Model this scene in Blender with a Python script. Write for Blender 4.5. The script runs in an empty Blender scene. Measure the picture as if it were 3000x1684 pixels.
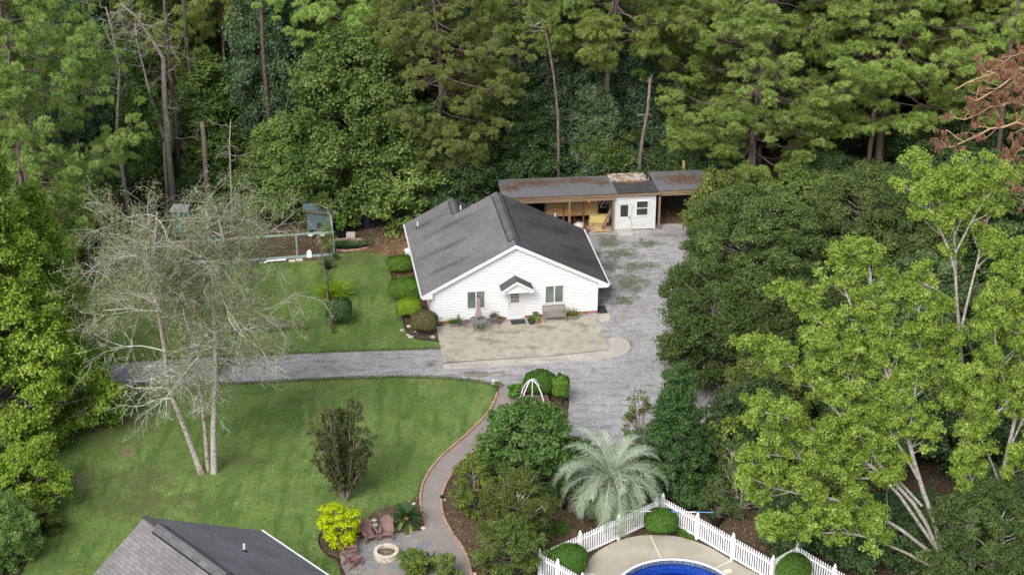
import bpy, math, random
import numpy as np
from math import radians as R, sin, cos, pi
from mathutils import Vector
SC = bpy.context.scene
COL = SC.collection
random.seed(7)
# ------------------------------------------------------------------ camera
F = 5063.6; PITCH = R(26.0733); CH = 52.238
cam = bpy.data.cameras.new('camera'); camo = bpy.data.objects.new('camera', cam); COL.objects.link(camo)
cam.sensor_width = 36; cam.lens = F/3000*36; cam.clip_start = 1; cam.clip_end = 2000
camo.location = (0, 0, CH); camo.rotation_euler = (pi/2-PITCH, 0, 0)
SC.camera = camo
# ------------------------------------------------------------------ light
SUN_EL = R(44); SUN_AZ = R(-156)      # azimuth measured from +Y clockwise
w = bpy.data.worlds.new('World'); SC.world = w; w.use_nodes = True
nt = w.node_tree; bg = nt.nodes['Background']; sky = nt.nodes.new('ShaderNodeTexSky')
sky.sky_type = 'NISHITA'; sky.sun_disc = False; sky.sun_elevation = SUN_EL; sky.sun_rotation = SUN_AZ
sky.air_density = 1.0; sky.dust_density = 4.0; sky.ozone_density = 1.0
hs = nt.nodes.new('ShaderNodeHueSaturation'); hs.inputs['Saturation'].default_value = .45; nt.links.new(sky.outputs[0], hs.inputs['Color']); nt.links.new(hs.outputs[0], bg.inputs[0]); bg.inputs[1].default_value = 0.15
sl = bpy.data.lights.new('sun', 'SUN'); so = bpy.data.objects.new('sun', sl); COL.objects.link(so)
sl.energy = 1.4; sl.angle = R(24); sl.color = (1, .965, .91)
sd = Vector((sin(SUN_AZ)*cos(SUN_EL), cos(SUN_AZ)*cos(SUN_EL), sin(SUN_EL)))
so.rotation_euler = (-sd).to_track_quat('-Z', 'Y').to_euler(); so.location = (0, 0, 90)
SC.view_settings.view_transform = 'Standard'; SC.view_settings.look = 'None'
SC.view_settings.exposure = 0.7; SC.view_settings.gamma = 1
# ------------------------------------------------------------------ measuring helpers (photo pixel -> place on the ground)
sp, cp = sin(PITCH), cos(PITCH)
def ray(x, y):
    a = (x-1500)/F; b = (y-842)/F
    return np.array([a, cp-b*sp, -sp-b*cp])
def G(x, y, h=0.):
    r = ray(x, y); t = (h-CH)/r[2]; return (r[0]*t, r[1]*t, h)
def VZ(x, y, Y):
    r = ray(x, y); return CH + r[2]*Y/r[1]
def ppm(Y, h=0):  # pixels per metre at ground distance Y
    return F/(Y*cp-(h-CH)*sp)
# ------------------------------------------------------------------ tagging
def tag(o, label=None, cat=None, group=None, kind=None):
    if label: o['label'] = label
    if cat: o['category'] = cat
    if group: o['group'] = group
    if kind: o['kind'] = kind
    return o
def thing(name, label, cat, loc=(0, 0, 0), rz=0, group=None, scale=None):
    o = bpy.data.objects.new(name, None); COL.objects.link(o); o.empty_display_size = .3
    o.location = loc; o.rotation_euler = (0, 0, rz)
    if scale: o.scale = scale
    return tag(o, label, cat, group)
def link(name, me, parent=None, loc=None):
    o = bpy.data.objects.new(name, me); COL.objects.link(o)
    if parent: o.parent = parent
    if loc is not None: o.location = loc
    return o
# ------------------------------------------------------------------ materials
def nodes(name):
    m = bpy.data.materials.new(name); m.use_nodes = True
    return m, m.node_tree, m.node_tree.nodes['Principled BSDF']
def mixc(t, fac, a, b):
    n = t.nodes.new('ShaderNodeMix'); n.data_type = 'RGBA'
    def put(s, v):
        if isinstance(v, (tuple, list)): n.inputs[s].default_value = (*v, 1)
        elif hasattr(v, 'node'): t.links.new(v, n.inputs[s])
    if hasattr(fac, 'node'): t.links.new(fac, n.inputs[0])
    else: n.inputs[0].default_value = fac
    put(6, a); put(7, b); return n.outputs[2]
def mth(t, op, a, b=None, clamp=False):
    n = t.nodes.new('ShaderNodeMath'); n.operation = op; n.use_clamp = clamp
    for i, v in enumerate((a, b)):
        if v is None: continue
        if hasattr(v, 'node'): t.links.new(v, n.inputs[i])
        else: n.inputs[i].default_value = v
    return n.outputs[0]
def rng_(t, v, lo, hi, a=0, b=1):
    n = t.nodes.new('ShaderNodeMapRange'); t.links.new(v, n.inputs[0])
    for i, x in enumerate((lo, hi, a, b)): n.inputs[i+1].default_value = x
    n.clamp = True; return n.outputs[0]
def coords(t, use='Object', scale=(1, 1, 1)):
    c = t.nodes.new('ShaderNodeTexCoord'); mp = t.nodes.new('ShaderNodeMapping')
    t.links.new(c.outputs[use], mp.inputs[0]); mp.inputs[3].default_value = scale
    return mp.outputs[0]
def noise(t, vec, s, det=4, rough=.6):
    n = t.nodes.new('ShaderNodeTexNoise'); t.links.new(vec, n.inputs['Vector'])
    n.inputs['Scale'].default_value = s; n.inputs['Detail'].default_value = det; n.inputs['Roughness'].default_value = rough
    return n.outputs[0]
def M(name, col, rough=.75, layers=(), patches=(), bump=0, bs=30, metal=0, spec=.3, coat=0):
    """layers: (scale, colour, lo, hi[, stretch]); patches: (colour, strength, noise scale, [(x,y,rx,ry),...])"""
    m, t, b = nodes(name); vec = coords(t); c = col
    for L in layers:
        v = coords(t, 'Object', L[4]) if len(L) > 4 else vec
        c = mixc(t, rng_(t, noise(t, v, L[0]), L[2], L[3]), c, L[1])
    for (pc, st, ns, lst) in patches:
        acc = None
        for (x, y, rx, ry) in lst:
            mp = t.nodes.new('ShaderNodeMapping'); mp.vector_type = 'TEXTURE'
            cc = t.nodes.new('ShaderNodeTexCoord'); t.links.new(cc.outputs['Object'], mp.inputs[0])
            mp.inputs[1].default_value = (x, y, 0); mp.inputs[3].default_value = (rx, ry, 1e3)
            ln = t.nodes.new('ShaderNodeVectorMath'); ln.operation = 'LENGTH'; t.links.new(mp.outputs[0], ln.inputs[0])
            v = rng_(t, ln.outputs[1], 0, 1.5, 1, -.35)
            acc = v if acc is None else mth(t, 'MAXIMUM', acc, v)
        nz = rng_(t, noise(t, vec, ns, 6, .7), .3, .7, -.55, .55)
        msk = rng_(t, mth(t, 'ADD', acc, nz), .3, .75, 0, st)
        c = mixc(t, msk, c, pc)
    if hasattr(c, 'node'): t.links.new(c, b.inputs['Base Color'])
    else: b.inputs['Base Color'].default_value = (*c, 1)
    b.inputs['Roughness'].default_value = rough; b.inputs['Metallic'].default_value = metal
    b.inputs['Specular IOR Level'].default_value = spec
    if coat: b.inputs['Coat Weight'].default_value = coat
    if bump:
        bn = t.nodes.new('ShaderNodeBump'); bn.inputs['Strength'].default_value = bump; bn.inputs['Distance'].default_value = .03
        t.links.new(noise(t, vec, bs, 5, .7), bn.inputs['Height']); t.links.new(bn.outputs[0], b.inputs['Normal'])
    return m
def LEAF(name, c0, c1, c2=None, tr=.38, rough=.55, var=.25):
    m, t, b = nodes(name)
    a = t.nodes.new('ShaderNodeAttribute'); a.attribute_name = 'v'
    r = t.nodes.new('ShaderNodeValToRGB'); t.links.new(a.outputs['Fac'], r.inputs[0])
    e = r.color_ramp.elements; e[0].color = (*c0, 1); e[0].position = .05; e[1].color = (*(c2 or c1), 1); e[1].position = 1
    if c2: q = e.new(.72); q.color = (*c1, 1)
    oi = t.nodes.new('ShaderNodeObjectInfo')
    h = t.nodes.new('ShaderNodeHueSaturation'); t.links.new(r.outputs[0], h.inputs['Color'])
    h.inputs['Saturation'].default_value = 1.0
    t.links.new(rng_(t, oi.outputs['Random'], 0, 1, 1-var, 1+var), h.inputs['Value'])
    mm = mth(t, 'MULTIPLY', oi.outputs['Random'], 7.31); mm = mth(t, 'FRACT', mm)
    t.links.new(rng_(t, mm, 0, 1, .5-.022*var*4, .5+.012*var*4), h.inputs['Hue'])
    t.links.new(h.outputs[0], b.inputs['Base Color']); b.inputs['Roughness'].default_value = rough
    b.inputs['Specular IOR Level'].default_value = .16
    tl = t.nodes.new('ShaderNodeBsdfTranslucent'); t.links.new(h.outputs[0], tl.inputs[0])
    mx = t.nodes.new('ShaderNodeMixShader'); mx.inputs[0].default_value = tr
    t.links.new(b.outputs[0], mx.inputs[1]); t.links.new(tl.outputs[0], mx.inputs[2])
    t.links.new(mx.outputs[0], t.nodes['Material Output'].inputs[0])
    return m
def SHINGLE(name, ca, cb, mortar, bw=.33, rh=.145, streaks=()):
    m, t, b = nodes(name)
    uv = t.nodes.new('ShaderNodeUVMap'); br = t.nodes.new('ShaderNodeTexBrick'); t.links.new(uv.outputs[0], br.inputs[0])
    br.inputs['Color1'].default_value = (*ca, 1); br.inputs['Color2'].default_value = (*cb, 1); br.inputs['Mortar'].default_value = (*mortar, 1)
    br.inputs['Scale'].default_value = 1; br.inputs['Brick Width'].default_value = bw; br.inputs['Row Height'].default_value = rh
    br.inputs['Mortar Size'].default_value = .013; br.inputs['Mortar Smooth'].default_value = .3
    n1 = noise(t, uv.outputs[0], 2.2, 4); n2 = noise(t, uv.outputs[0], .35, 3)
    c = mixc(t, rng_(t, n1, .3, .7, 0, .35), br.outputs[0], tuple(x*1.5 for x in ca))
    c = mixc(t, rng_(t, n2, .4, .68, 0, .55), c, tuple(x*.55 for x in ca))
    acc = None
    for (x, y, rx, ry, rot) in streaks:
        rx *= 1.9; ry *= 1.9
        mp = t.nodes.new('ShaderNodeMapping'); mp.vector_type = 'TEXTURE'; t.links.new(uv.outputs[0], mp.inputs[0])
        mp.inputs[1].default_value = (x, y, 0); mp.inputs[2].default_value = (0, 0, R(rot)); mp.inputs[3].default_value = (rx, ry, 1)
        ln = t.nodes.new('ShaderNodeVectorMath'); ln.operation = 'LENGTH'; t.links.new(mp.outputs[0], ln.inputs[0])
        v = rng_(t, ln.outputs[1], 0, 1.5, 1, -.4); acc = v if acc is None else mth(t, 'MAXIMUM', acc, v)
    if acc is not None:
        nz = rng_(t, noise(t, uv.outputs[0], 1.1, 5, .65), .3, .7, -.4, .4)
        c = mixc(t, rng_(t, mth(t, 'ADD', acc, nz), .2, .9, 0, .65), c, tuple(x*.32 for x in ca))
    t.links.new(c, b.inputs['Base Color']); b.inputs['Roughness'].default_value = .85; b.inputs['Specular IOR Level'].default_value = .25
    bn = t.nodes.new('ShaderNodeBump'); bn.inputs['Strength'].default_value = .5; bn.inputs['Distance'].default_value = .02
    t.links.new(br.outputs['Fac'], bn.inputs['Height']); bn.invert = True; t.links.new(bn.outputs[0], b.inputs['Normal'])
    return m
# ------------------------------------------------------------------ mesh builder
class MB:
    def __init__(s): s.v = []; s.f = []; s.uv = {}
    def quad(s, *p, uv=None):
        n = len(s.v); s.v += [tuple(q) for q in p]; s.f.append(tuple(range(n, n+len(p))))
        if uv: s.uv[len(s.f)-1] = uv
        return s
    def box(s, c, d, rz=0, tilt=None):
        n = len(s.v); x, y, z = (q/2 for q in d)
        for a in (-1, 1):
            for b in (-1, 1):
                for e in (-1, 1):
                    v = Vector((a*x, b*y, e*z))
                    if tilt: v.rotate(tilt)
                    s.v.append((c[0]+v.x*cos(rz)-v.y*sin(rz), c[1]+v.x*sin(rz)+v.y*cos(rz), c[2]+v.z))
        for q in ((0, 1, 3, 2), (4, 6, 7, 5), (0, 4, 5, 1), (2, 3, 7, 6), (0, 2, 6, 4), (1, 5, 7, 3)): s.f.append(tuple(n+i for i in q))
        return s
    def bar(s, a, b, w, h):
        a = Vector(a); b = Vector(b); d = b-a; L = d.length; d.normalize()
        up = Vector((0, 0, 1)) if abs(d.z) < .95 else Vector((0, 1, 0))
        sx = d.cross(up).normalized(); uz = sx.cross(d); n = len(s.v)
        for p in (a, b):
            for i, j in ((-1, -1), (1, -1), (1, 1), (-1, 1)): s.v.append(tuple(p+sx*(i*w/2)+uz*(j*h/2)))
        for q in ((3, 2, 1, 0), (4, 5, 6, 7), (0, 1, 5, 4), (1, 2, 6, 5), (2, 3, 7, 6), (3, 0, 4, 7)): s.f.append(tuple(n+i for i in q))
        return s
    def tube(s, pts, rad, k=6, cap=True):
        pts = [Vector(p) for p in pts]
        if not hasattr(rad, '__len__'): rad = [rad]*len(pts)
        n = len(s.v); pr = None
        for i, p in enumerate(pts):
            d = (pts[min(i+1, len(pts)-1)]-pts[max(i-1, 0)]).normalized()
            if pr is None: pr = d.orthogonal().normalized()
            pr = (pr-d*pr.dot(d))
            pr = pr.normalized() if pr.length > 1e-5 else d.orthogonal().normalized()
            q = d.cross(pr)
            for j in range(k):
                a = 2*pi*j/k; s.v.append(tuple(p+(pr*cos(a)+q*sin(a))*rad[i]))
        for i in range(len(pts)-1):
            for j in range(k):
                a = n+i*k+j; b = n+i*k+(j+1) % k; s.f.append((a, b, b+k, a+k))
        if cap:
            s.f.append(tuple(n+j for j in reversed(range(k)))); m = n+(len(pts)-1)*k; s.f.append(tuple(m+j for j in range(k)))
        return s
    def lathe(s, prof, c=(0, 0, 0), k=20, cap=True):
        n = len(s.v)
        for r, z in prof:
            for j in range(k): a = 2*pi*j/k; s.v.append((c[0]+r*cos(a), c[1]+r*sin(a), c[2]+z))
        for i in range(len(prof)-1):
            for j in range(k): a = n+i*k+j; b = n+i*k+(j+1) % k; s.f.append((a, b, b+k, a+k))
        if cap:
            s.f.append(tuple(n+j for j in reversed(range(k)))); m = n+(len(prof)-1)*k; s.f.append(tuple(m+j for j in range(k)))
        return s
    def prism(s, poly, z0, z1):
        n = len(s.v); k = len(poly)
        s.v += [(p[0], p[1], z0) for p in poly]+[(p[0], p[1], z1) for p in poly]
        s.f.append(tuple(n+i for i in reversed(range(k)))); s.f.append(tuple(n+k+i for i in range(k)))
        for i in range(k): j = (i+1) % k; s.f.append((n+i, n+j, n+k+j, n+k+i))
        return s
    def mesh(s, name, m, smooth=False):
        me = bpy.data.meshes.new(name); me.from_pydata(s.v, [], s.f)
        if s.uv:
            ul = me.uv_layers.new(name='UVMap')
            for fi, u in s.uv.items():
                for li, c in zip(me.polygons[fi].loop_indices, u): ul.data[li].uv = c
        if m: me.materials.append(m)
        if smooth: me.polygons.foreach_set('use_smooth', [True]*len(me.polygons))
        me.update(); return me
    def build(s, name, m, parent=None, smooth=False, bevel=0, loc=None):
        o = link(name, s.mesh(name, m, smooth), parent, loc)
        if bevel: b = o.modifiers.new('bevel', 'BEVEL'); b.width = bevel; b.segments = 2; b.limit_method = 'ANGLE'
        return o
def ccw(poly):
    a = sum(poly[i][0]*poly[(i+1) % len(poly)][1]-poly[(i+1) % len(poly)][0]*poly[i][1] for i in range(len(poly)))
    return poly if a > 0 else poly[::-1]
def smoothpoly(pts, it=2, closed=True):
    for _ in range(it):
        q = []; n = len(pts)
        for i in range(n if closed else n-1):
            a = np.array(pts[i]); b = np.array(pts[(i+1) % n]); q += [tuple(a*.75+b*.25), tuple(a*.25+b*.75)]
        if not closed: q = [tuple(pts[0])]+q+[tuple(pts[-1])]
        pts = q
    return pts
def jitter(poly, amp, step=.35, seed=0):
    rs = random.Random(seed); out = []
    for i in range(len(poly)):
        a = np.array(poly[i]); b = np.array(poly[(i+1) % len(poly)]); L = np.linalg.norm(b-a); k = max(1, int(L/step))
        for j in range(k): out.append(tuple(a+(b-a)*j/k+np.array([rs.uniform(-amp, amp), rs.uniform(-amp, amp)])))
    return out
def gp(px): return [G(x, y)[:2] for x, y in px]
from mathutils.geometry import tessellate_polygon
def sheet(name, poly, z, m, kind='structure', thick=0):
    poly = ccw(poly); me = bpy.data.meshes.new(name)
    tris = tessellate_polygon([[Vector((p[0], p[1], 0)) for p in poly]])
    v = [(p[0], p[1], z) for p in poly]; f = []
    for t3 in tris:
        a, b, c = (poly[i] for i in t3); cr = (b[0]-a[0])*(c[1]-a[1])-(b[1]-a[1])*(c[0]-a[0])
        f.append(tuple(t3) if cr > 0 else tuple(reversed(t3)))
    if thick:
        k = len(v); v += [(p[0], p[1], z-thick) for p in poly]
        f += [(i, k+i, k+(i+1) % k, (i+1) % k) for i in range(k)]
    me.from_pydata(v, [], f); me.materials.append(m); me.update(); o = link(name, me)
    if kind: o['kind'] = kind
    return o
def inpoly(P, poly):
    x, y = P[:, 0], P[:, 1]; ins = np.zeros(len(P), bool); n = len(poly)
    for i in range(n):
        x1, y1 = poly[i]; x2, y2 = poly[(i+1) % n]
        c = ((y1 > y) != (y2 > y)) & (x < (x2-x1)*(y-y1)/(y2-y1+1e-12)+x1); ins ^= c
    return ins
# ------------------------------------------------------------------ foliage arrays
def unit(a): return a/np.maximum(np.linalg.norm(a, axis=-1, keepdims=True), 1e-9)
def rdir(rg, n): return unit(rg.normal(size=(n, 3)))
def leafmesh(name, parts, m):
    """parts: list of (verts (N,k,3), val (N,))"""
    V = np.concatenate([p[0].reshape(-1, 3) for p in parts]).astype(np.float32)
    ks = np.concatenate([np.full(len(p[0]), p[0].shape[1]) for p in parts]); val = np.concatenate([p[1] for p in parts]).astype(np.float32)
    me = bpy.data.meshes.new(name); me.vertices.add(len(V)); me.vertices.foreach_set('co', V.ravel())
    me.loops.add(len(V)); me.loops.foreach_set('vertex_index', np.arange(len(V), dtype=np.int32))
    me.polygons.add(len(ks)); st = np.concatenate([[0], np.cumsum(ks)[:-1]]).astype(np.int32); me.polygons.foreach_set('loop_start', st)
    at = me.attributes.new('v', 'FLOAT', 'FACE'); at.data.foreach_set('value', np.clip(val, 0, 1))
    me.materials.append(m); me.update(calc_edges=True); return me
def leafquads(rg, pos, nrm, L, W, val):
    n = len(pos); t = unit(np.cross(nrm, rdir(rg, n))); b = unit(np.cross(nrm, t))
    L = L*rg.uniform(.7, 1.3, (n, 1)); W = W*rg.uniform(.7, 1.3, (n, 1))
    return (np.stack([pos-t*L, pos-b*W+nrm*W*.35, pos+t*L, pos+b*W+nrm*W*.35], 1), val)
def clumps(rg, C, cr, nl, leaf, flat=.7, up=.35, sub=6, asp=.62, vc=.55, spread=.46):
    """leaf clumps: each a handful of lobes, leaves on the lobes"""
    K = len(C); cr = np.broadcast_to(cr, (K,)); sd = rdir(rg, K*sub).reshape(K, sub, 3); sd[..., 2] = sd[..., 2]*.75+.15
    S = C[:, None]+sd*(cr[:, None, None]*.62)*np.array([1, 1, flat]); S = S.reshape(-1, 3); sr = np.repeat(cr, sub)*rg.uniform(.35, .62, K*sub)*spread/.46
    per = max(1, nl//sub); d = rdir(rg, K*sub*per); d[:, 2] = np.where((d[:, 2] < -.2) & (rg.random(len(d)) < .35), -d[:, 2], d[:, 2])
    rr = np.repeat(sr, per)[:, None]*np.maximum(rg.random((len(d), 1))**.55, 0)*rg.lognormal(0, .28, (len(d), 1))
    pos = np.repeat(S, per, 0)+d*rr*np.array([1, 1, flat])
    nrm = unit(d*.75+np.array([0, 0, up])+rg.normal(size=d.shape)*.6)
    val = np.repeat(np.repeat(rg.random(K), sub)*.6+rg.random(K*sub)*.4, per)*vc+rg.random(len(d))*(1-vc)
    return leafquads(rg, pos, nrm, leaf, leaf*asp, val)
PROF = {'round': lambda t: np.sqrt(np.clip(1-((t-.42)/.6)**2, .02, 1)), 'oval': lambda t: np.sqrt(np.clip(1-((t-.38)/.64)**2, .02, 1))*(1-.25*t),
        'cone': lambda t: np.clip(1.05-t, .04, 1)**.8*np.clip(t*8+.4, 0, 1), 'vase': lambda t: .25+.75*np.sin(np.clip(t, 0, 1)*2.3)**1, 'col': lambda t: np.clip(np.minimum(t*5+.3, (1.06-t)*2.2), .05, 1),
        'pyr': lambda t: np.clip(np.minimum(t*5+.75, 1.12-.95*t), .05, 1), 'spread': lambda t: np.sqrt(np.clip(1-(t/1.04)**2.4, .02, 1))}
def crownpts(rg, H, Rr, base, shape, n, gap, inner=.4):
    pts = []; tries = 0; z0 = base*H
    while len(pts) < n and tries < n*60:
        tries += 1; t = rg.random()**.85; ph = rg.uniform(0, 2*pi)
        lob = 1+.2*sin(ph*3+t*5)+.13*sin(ph*5-t*9+1)
        rho = Rr*PROF[shape](t)*lob*math.sqrt(rg.uniform(inner**2, 1)); q = np.array([rho*cos(ph), rho*sin(ph), z0+t*(H-z0)])
        if all(abs(q[2]-p[2]) > gap or (q[0]-p[0])**2+(q[1]-p[1])**2+(q[2]-p[2])**2*1.6 > gap*gap for p in pts): pts.append(q)
    return np.array(pts)
def limb(mb, a, b, r0, r1, rg, sag=.12, k=5, seg=5, wob=.06):
    a = np.array(a, float); b = np.array(b, float); L = np.linalg.norm(b-a); pts = []
    w1 = rg.normal(size=3)*L*wob
    for i in range(seg+1):
        s = i/seg; p = a+(b-a)*s; p[2] += -sin(pi*s)*L*sag*.5+0; p += w1*sin(pi*s)+rg.normal(size=3)*L*.012*(0 < i < seg); pts.append(p)
    mb.tube(pts, [r0+(r1-r0)*(i/seg)**.8 for i in range(seg+1)], k, cap=False); return pts
def broadleaf(seed, H, Rr, base=.25, shape='round', n=60, cr=1.1, nl=360, leaf=.16, tr=.22, lmat=None, bmat=None, lean=(0, 0), trunks=1, fl=.85, dead=0, inner=.4, sub=8, gapf=.85, twig=0):
    rg = np.random.default_rng(seed); C = crownpts(rg, H-cr*.5, Rr-cr*.4, base, shape, n, cr*gapf, inner)
    C[:, 0] += lean[0]*C[:, 2]/H; C[:, 1] += lean[1]*C[:, 2]/H
    mb = MB(); axes = []
    for k in range(trunks):
        a = 2*pi*k/trunks+rg.uniform(0, 1); off = np.array([cos(a), sin(a)])*(Rr*.38 if trunks > 1 else 0)
        pts = []
        for i in range(9):
            s = i/8; z = s*H*.9; q = np.array([off[0]*s**.8+lean[0]*s, off[1]*s**.8+lean[1]*s, z]); q[:2] += rg.normal(size=2)*.035*H*.3*(i > 0)*s; pts.append(q)
        if trunks > 1: pts[0][:2] = off*.12
        mb.tube(pts, [tr*(1.25 if i == 0 else 1)*(1-(i/8))**.75+.02 for i in range(9)], 8, cap=False); axes.append(np.array(pts))
    for c in C:
        ax = axes[int(np.argmin([np.min(np.linalg.norm(A-c, axis=1)) for A in axes]))]
        j = np.interp(c[2]/H*.9-.02, [0, .9], [0, 8]); zt = max(.12*H*.5, c[2]-.55*np.hypot(*(c[:2]-ax[int(j), :2]))-.3)
        s = np.clip(zt/(H*.9), .03, .97)*8; i0 = int(s); st = ax[i0]+(ax[min(i0+1, 8)]-ax[i0])*(s-i0)
        rb = tr*.5*(1-s/8)**.5+.02
        pp = limb(mb, st, c, rb, .012, rg)
        for _ in range(twig):
            p0 = pp[rg.integers(2, len(pp))]; limb(mb, p0, p0+rdir(rg, 1)[0]*cr*np.array([1.3, 1.3, .8]), .014, .006, rg, k=3, seg=3)
    crs = cr*rg.uniform(.75, 1.25, len(C)); nlv = nl
    if dead:
        keep = rg.random(len(C)) > dead; C = C[keep]; crs = crs[keep]
    q_ = 1.55 if n*nl > 9000 else 1.0
    L = clumps(rg, C, crs, int(nlv*q_), leaf*(.77 if q_ > 1 else 1), fl, sub=sub)
    return mb.mesh('trunk', bmat, True), leafmesh('crown', [L], lmat)
def needles(rg, P, D, k, ln, w, val, spread=1., droop=0):
    n = len(P); d = unit(np.repeat(D, k, 0)*spread+rdir(rg, n*k)*.95); d[:, 2] -= droop; d = unit(d)
    p = np.repeat(P, k, 0); L = ln*rg.uniform(.7, 1.15, (n*k, 1)); s = unit(np.cross(d, rdir(rg, n*k)))*w/2
    v = np.repeat(val, k)*.65+rg.random(n*k)*.35
    return (np.stack([p-s, p+s, p+d*L+s*.25], 1), v)
def pine(seed, H, Rr, base=.35, nb=34, tufts=16, k=26, ln=.3, w=.035, tr=.26, lmat=None, bmat=None, brown=None):
    rg = np.random.default_rng(seed); mb = MB(); P = []; D = []; val = []
    ax = [np.array([0.02*H*sin(i*.7+seed), .02*H*cos(i*.5+seed), H*i/10]) for i in range(11)]; ax[0][:2] *= .2
    o = ax[0][:2].copy()
    for q in ax: q[:2] -= o
    mb.tube(ax, [tr*(1-i/10.6)**.8+.02 for i in range(11)], 8, cap=False)
    for b in range(nb):
        t = (b+rg.random())/nb; z = H*(base+(1-base)*t*.97); s = z/H*10; i0 = int(min(s, 9.99)); st = ax[i0]+(ax[i0+1]-ax[i0])*(s-i0)
        ph = b*2.4+rg.uniform(-.5, .5); L = Rr*(min(1, .55+t*1.6) if t < .35 else (1-((t-.35)/.68)**1.6))*rg.uniform(.7, 1.15)+.4
        out = np.array([cos(ph), sin(ph), 0]); tip = st+out*L+np.array([0, 0, L*(rg.uniform(-.25, .45)+.3*t)])
        pts = limb(mb, st, tip, .035+.035*L/Rr*tr/.26*1.2, .015, rg, sag=.35, seg=7, wob=.08)
        for q in range(max(3, int(tufts*(.35+L/Rr)))):
            u = rg.uniform(.22, 1)**.75; i = u*7; j = int(min(i, 6.99)); p0 = pts[j]+(pts[j+1]-pts[j])*(i-j)
            sd = np.array([-out[1], out[0], 0])*rg.choice([-1, 1])*rg.uniform(.2, 1.1)+out*.6+np.array([0, 0, rg.uniform(-.45, .8)]); sd = sd/np.linalg.norm(sd)
            e = p0+sd*L*rg.uniform(.1, .33)*(1.25-u*.5); mid = (p0+e)/2; mid[2] -= .08
            mb.tube([p0, mid, e], [.018, .012, .008], 3, cap=False); cv = rg.random(); cs = rg.uniform(.32, .62)
            for g in range(13):
                dd_ = rdir(rg, 1)[0]; dd_[2] = abs(dd_[2])*.8-.15; P.append(e+dd_*cs*np.array([1, 1, .75])*rg.uniform(.5, 1)); D.append(dd_*.8+np.array([0, 0, .5])); val.append(cv*.5+rg.random()*.5)
    P = np.array(P); D = np.array(D); val = np.array(val)
    return mb.mesh('trunk', bmat, True), leafmesh('crown', [needles(rg, P, D, k, ln, w, val, .55)], lmat)
def twigs(mb, rg, p, d, L, r, depth, out, bend=.22, drop=.0, nseg=4, kids=(3, 5)):
    pts = [p]; q = p.copy(); dd = d.copy()
    for i in range(nseg):
        dd = dd+rg.normal(size=3)*bend; dd[2] -= drop; dd /= np.linalg.norm(dd); q = q+dd*L/nseg; pts.append(q.copy())
    mb.tube(pts, [max(r*(1-.7*i/nseg), .0055) for i in range(nseg+1)], 5 if r > .04 else 3, cap=False)
    if depth == 0: out.append(pts[-1]); out.append(pts[-2]); return
    for c in range(rg.integers(*kids)):
        i = rg.integers(1, nseg+1); dv = dd+rg.normal(size=3)*.62; dv[2] += .02; dv /= np.linalg.norm(dv)
        twigs(mb, rg, pts[i], dv, L*rg.uniform(.5, .72), r*.5, depth-1, out, bend*1.1, drop, 3, kids)
def tree(pair, name, label, cat, loc, rz=0, s=1, group=None, crown='crown', trunk='trunk'):
    o = thing(name, label, cat, loc, rz, group, (s, s, s) if not hasattr(s, '__len__') else s)
    if pair[0]: link(trunk, pair[0], o)
    if pair[1]: link(crown, pair[1], o)
    return o
# ================================================================== MATERIALS
m_soil = M('soil', (.095, .068, .045), .95, [(1.2, (.135, .093, .058), .4, .65), (9, (.055, .042, .03), .45, .7), (.15, (.05, .045, .025), .45, .62)],
           [((.26, .155, .075), .85, 1.5, [(-6.5, 112, 6, 5), (-5, 115.5, 5, 3), (0, 113, 3, 3)]),
            ((.075, .05, .034), .8, 1.2, [(-14, 115, 5, 4), (-24, 114, 8, 4)])], .6, 25)
m_lawn = M('lawn', (.145, .24, .045), .95, [(.14, (.26, .34, .09), .4, .58), (.4, (.06, .125, .018), .46, .64), (1.5, (.2, .215, .08), .5, .7, (.5, 1, 1)), (1.0, (.06, .125, .02), .5, .62, (1.3, .22, 1)), (4, (.06, .11, .02), .52, .7), (6, (.15, .22, .07), .45, .7), (26, (.055, .105, .024), .42, .62), (.45, (.12, .145, .045), .6, .75)],
           [((.17, .14, .095), .8, 1.1, [(*G(370, 1320)[:2], .7, 1.2), (*G(200, 1430)[:2], 1.5, 1.6), (*G(360, 1240)[:2], .8, .5), (*G(330, 1170)[:2], 2.2, .7), (*G(600, 1378)[:2], .75, .75), (*G(250, 1390)[:2], .8, .6)]),
            ((.085, .10, .035), .75, .9, [(*G(420, 1480)[:2], 5, 2.5), (*G(700, 1350)[:2], 3.5, 1.2), (*G(300, 1250)[:2], 5, 4), (*G(420, 1400)[:2], 3, 2.5), (*G(300, 900)[:2], 4, 4), (*G(260, 820)[:2], 3, 3), (*G(500, 1490)[:2], 2.5, .8), (*G(1075, 760)[:2], 3.5, 1.6)]),
            ((.2, .19, .1), .5, 2, [(*G(1240, 1112)[:2], 2.2, .25), (*G(800, 1125)[:2], 4, .2), (*G(1050, 770)[:2], .5, .2)])], .5, 60)
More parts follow.
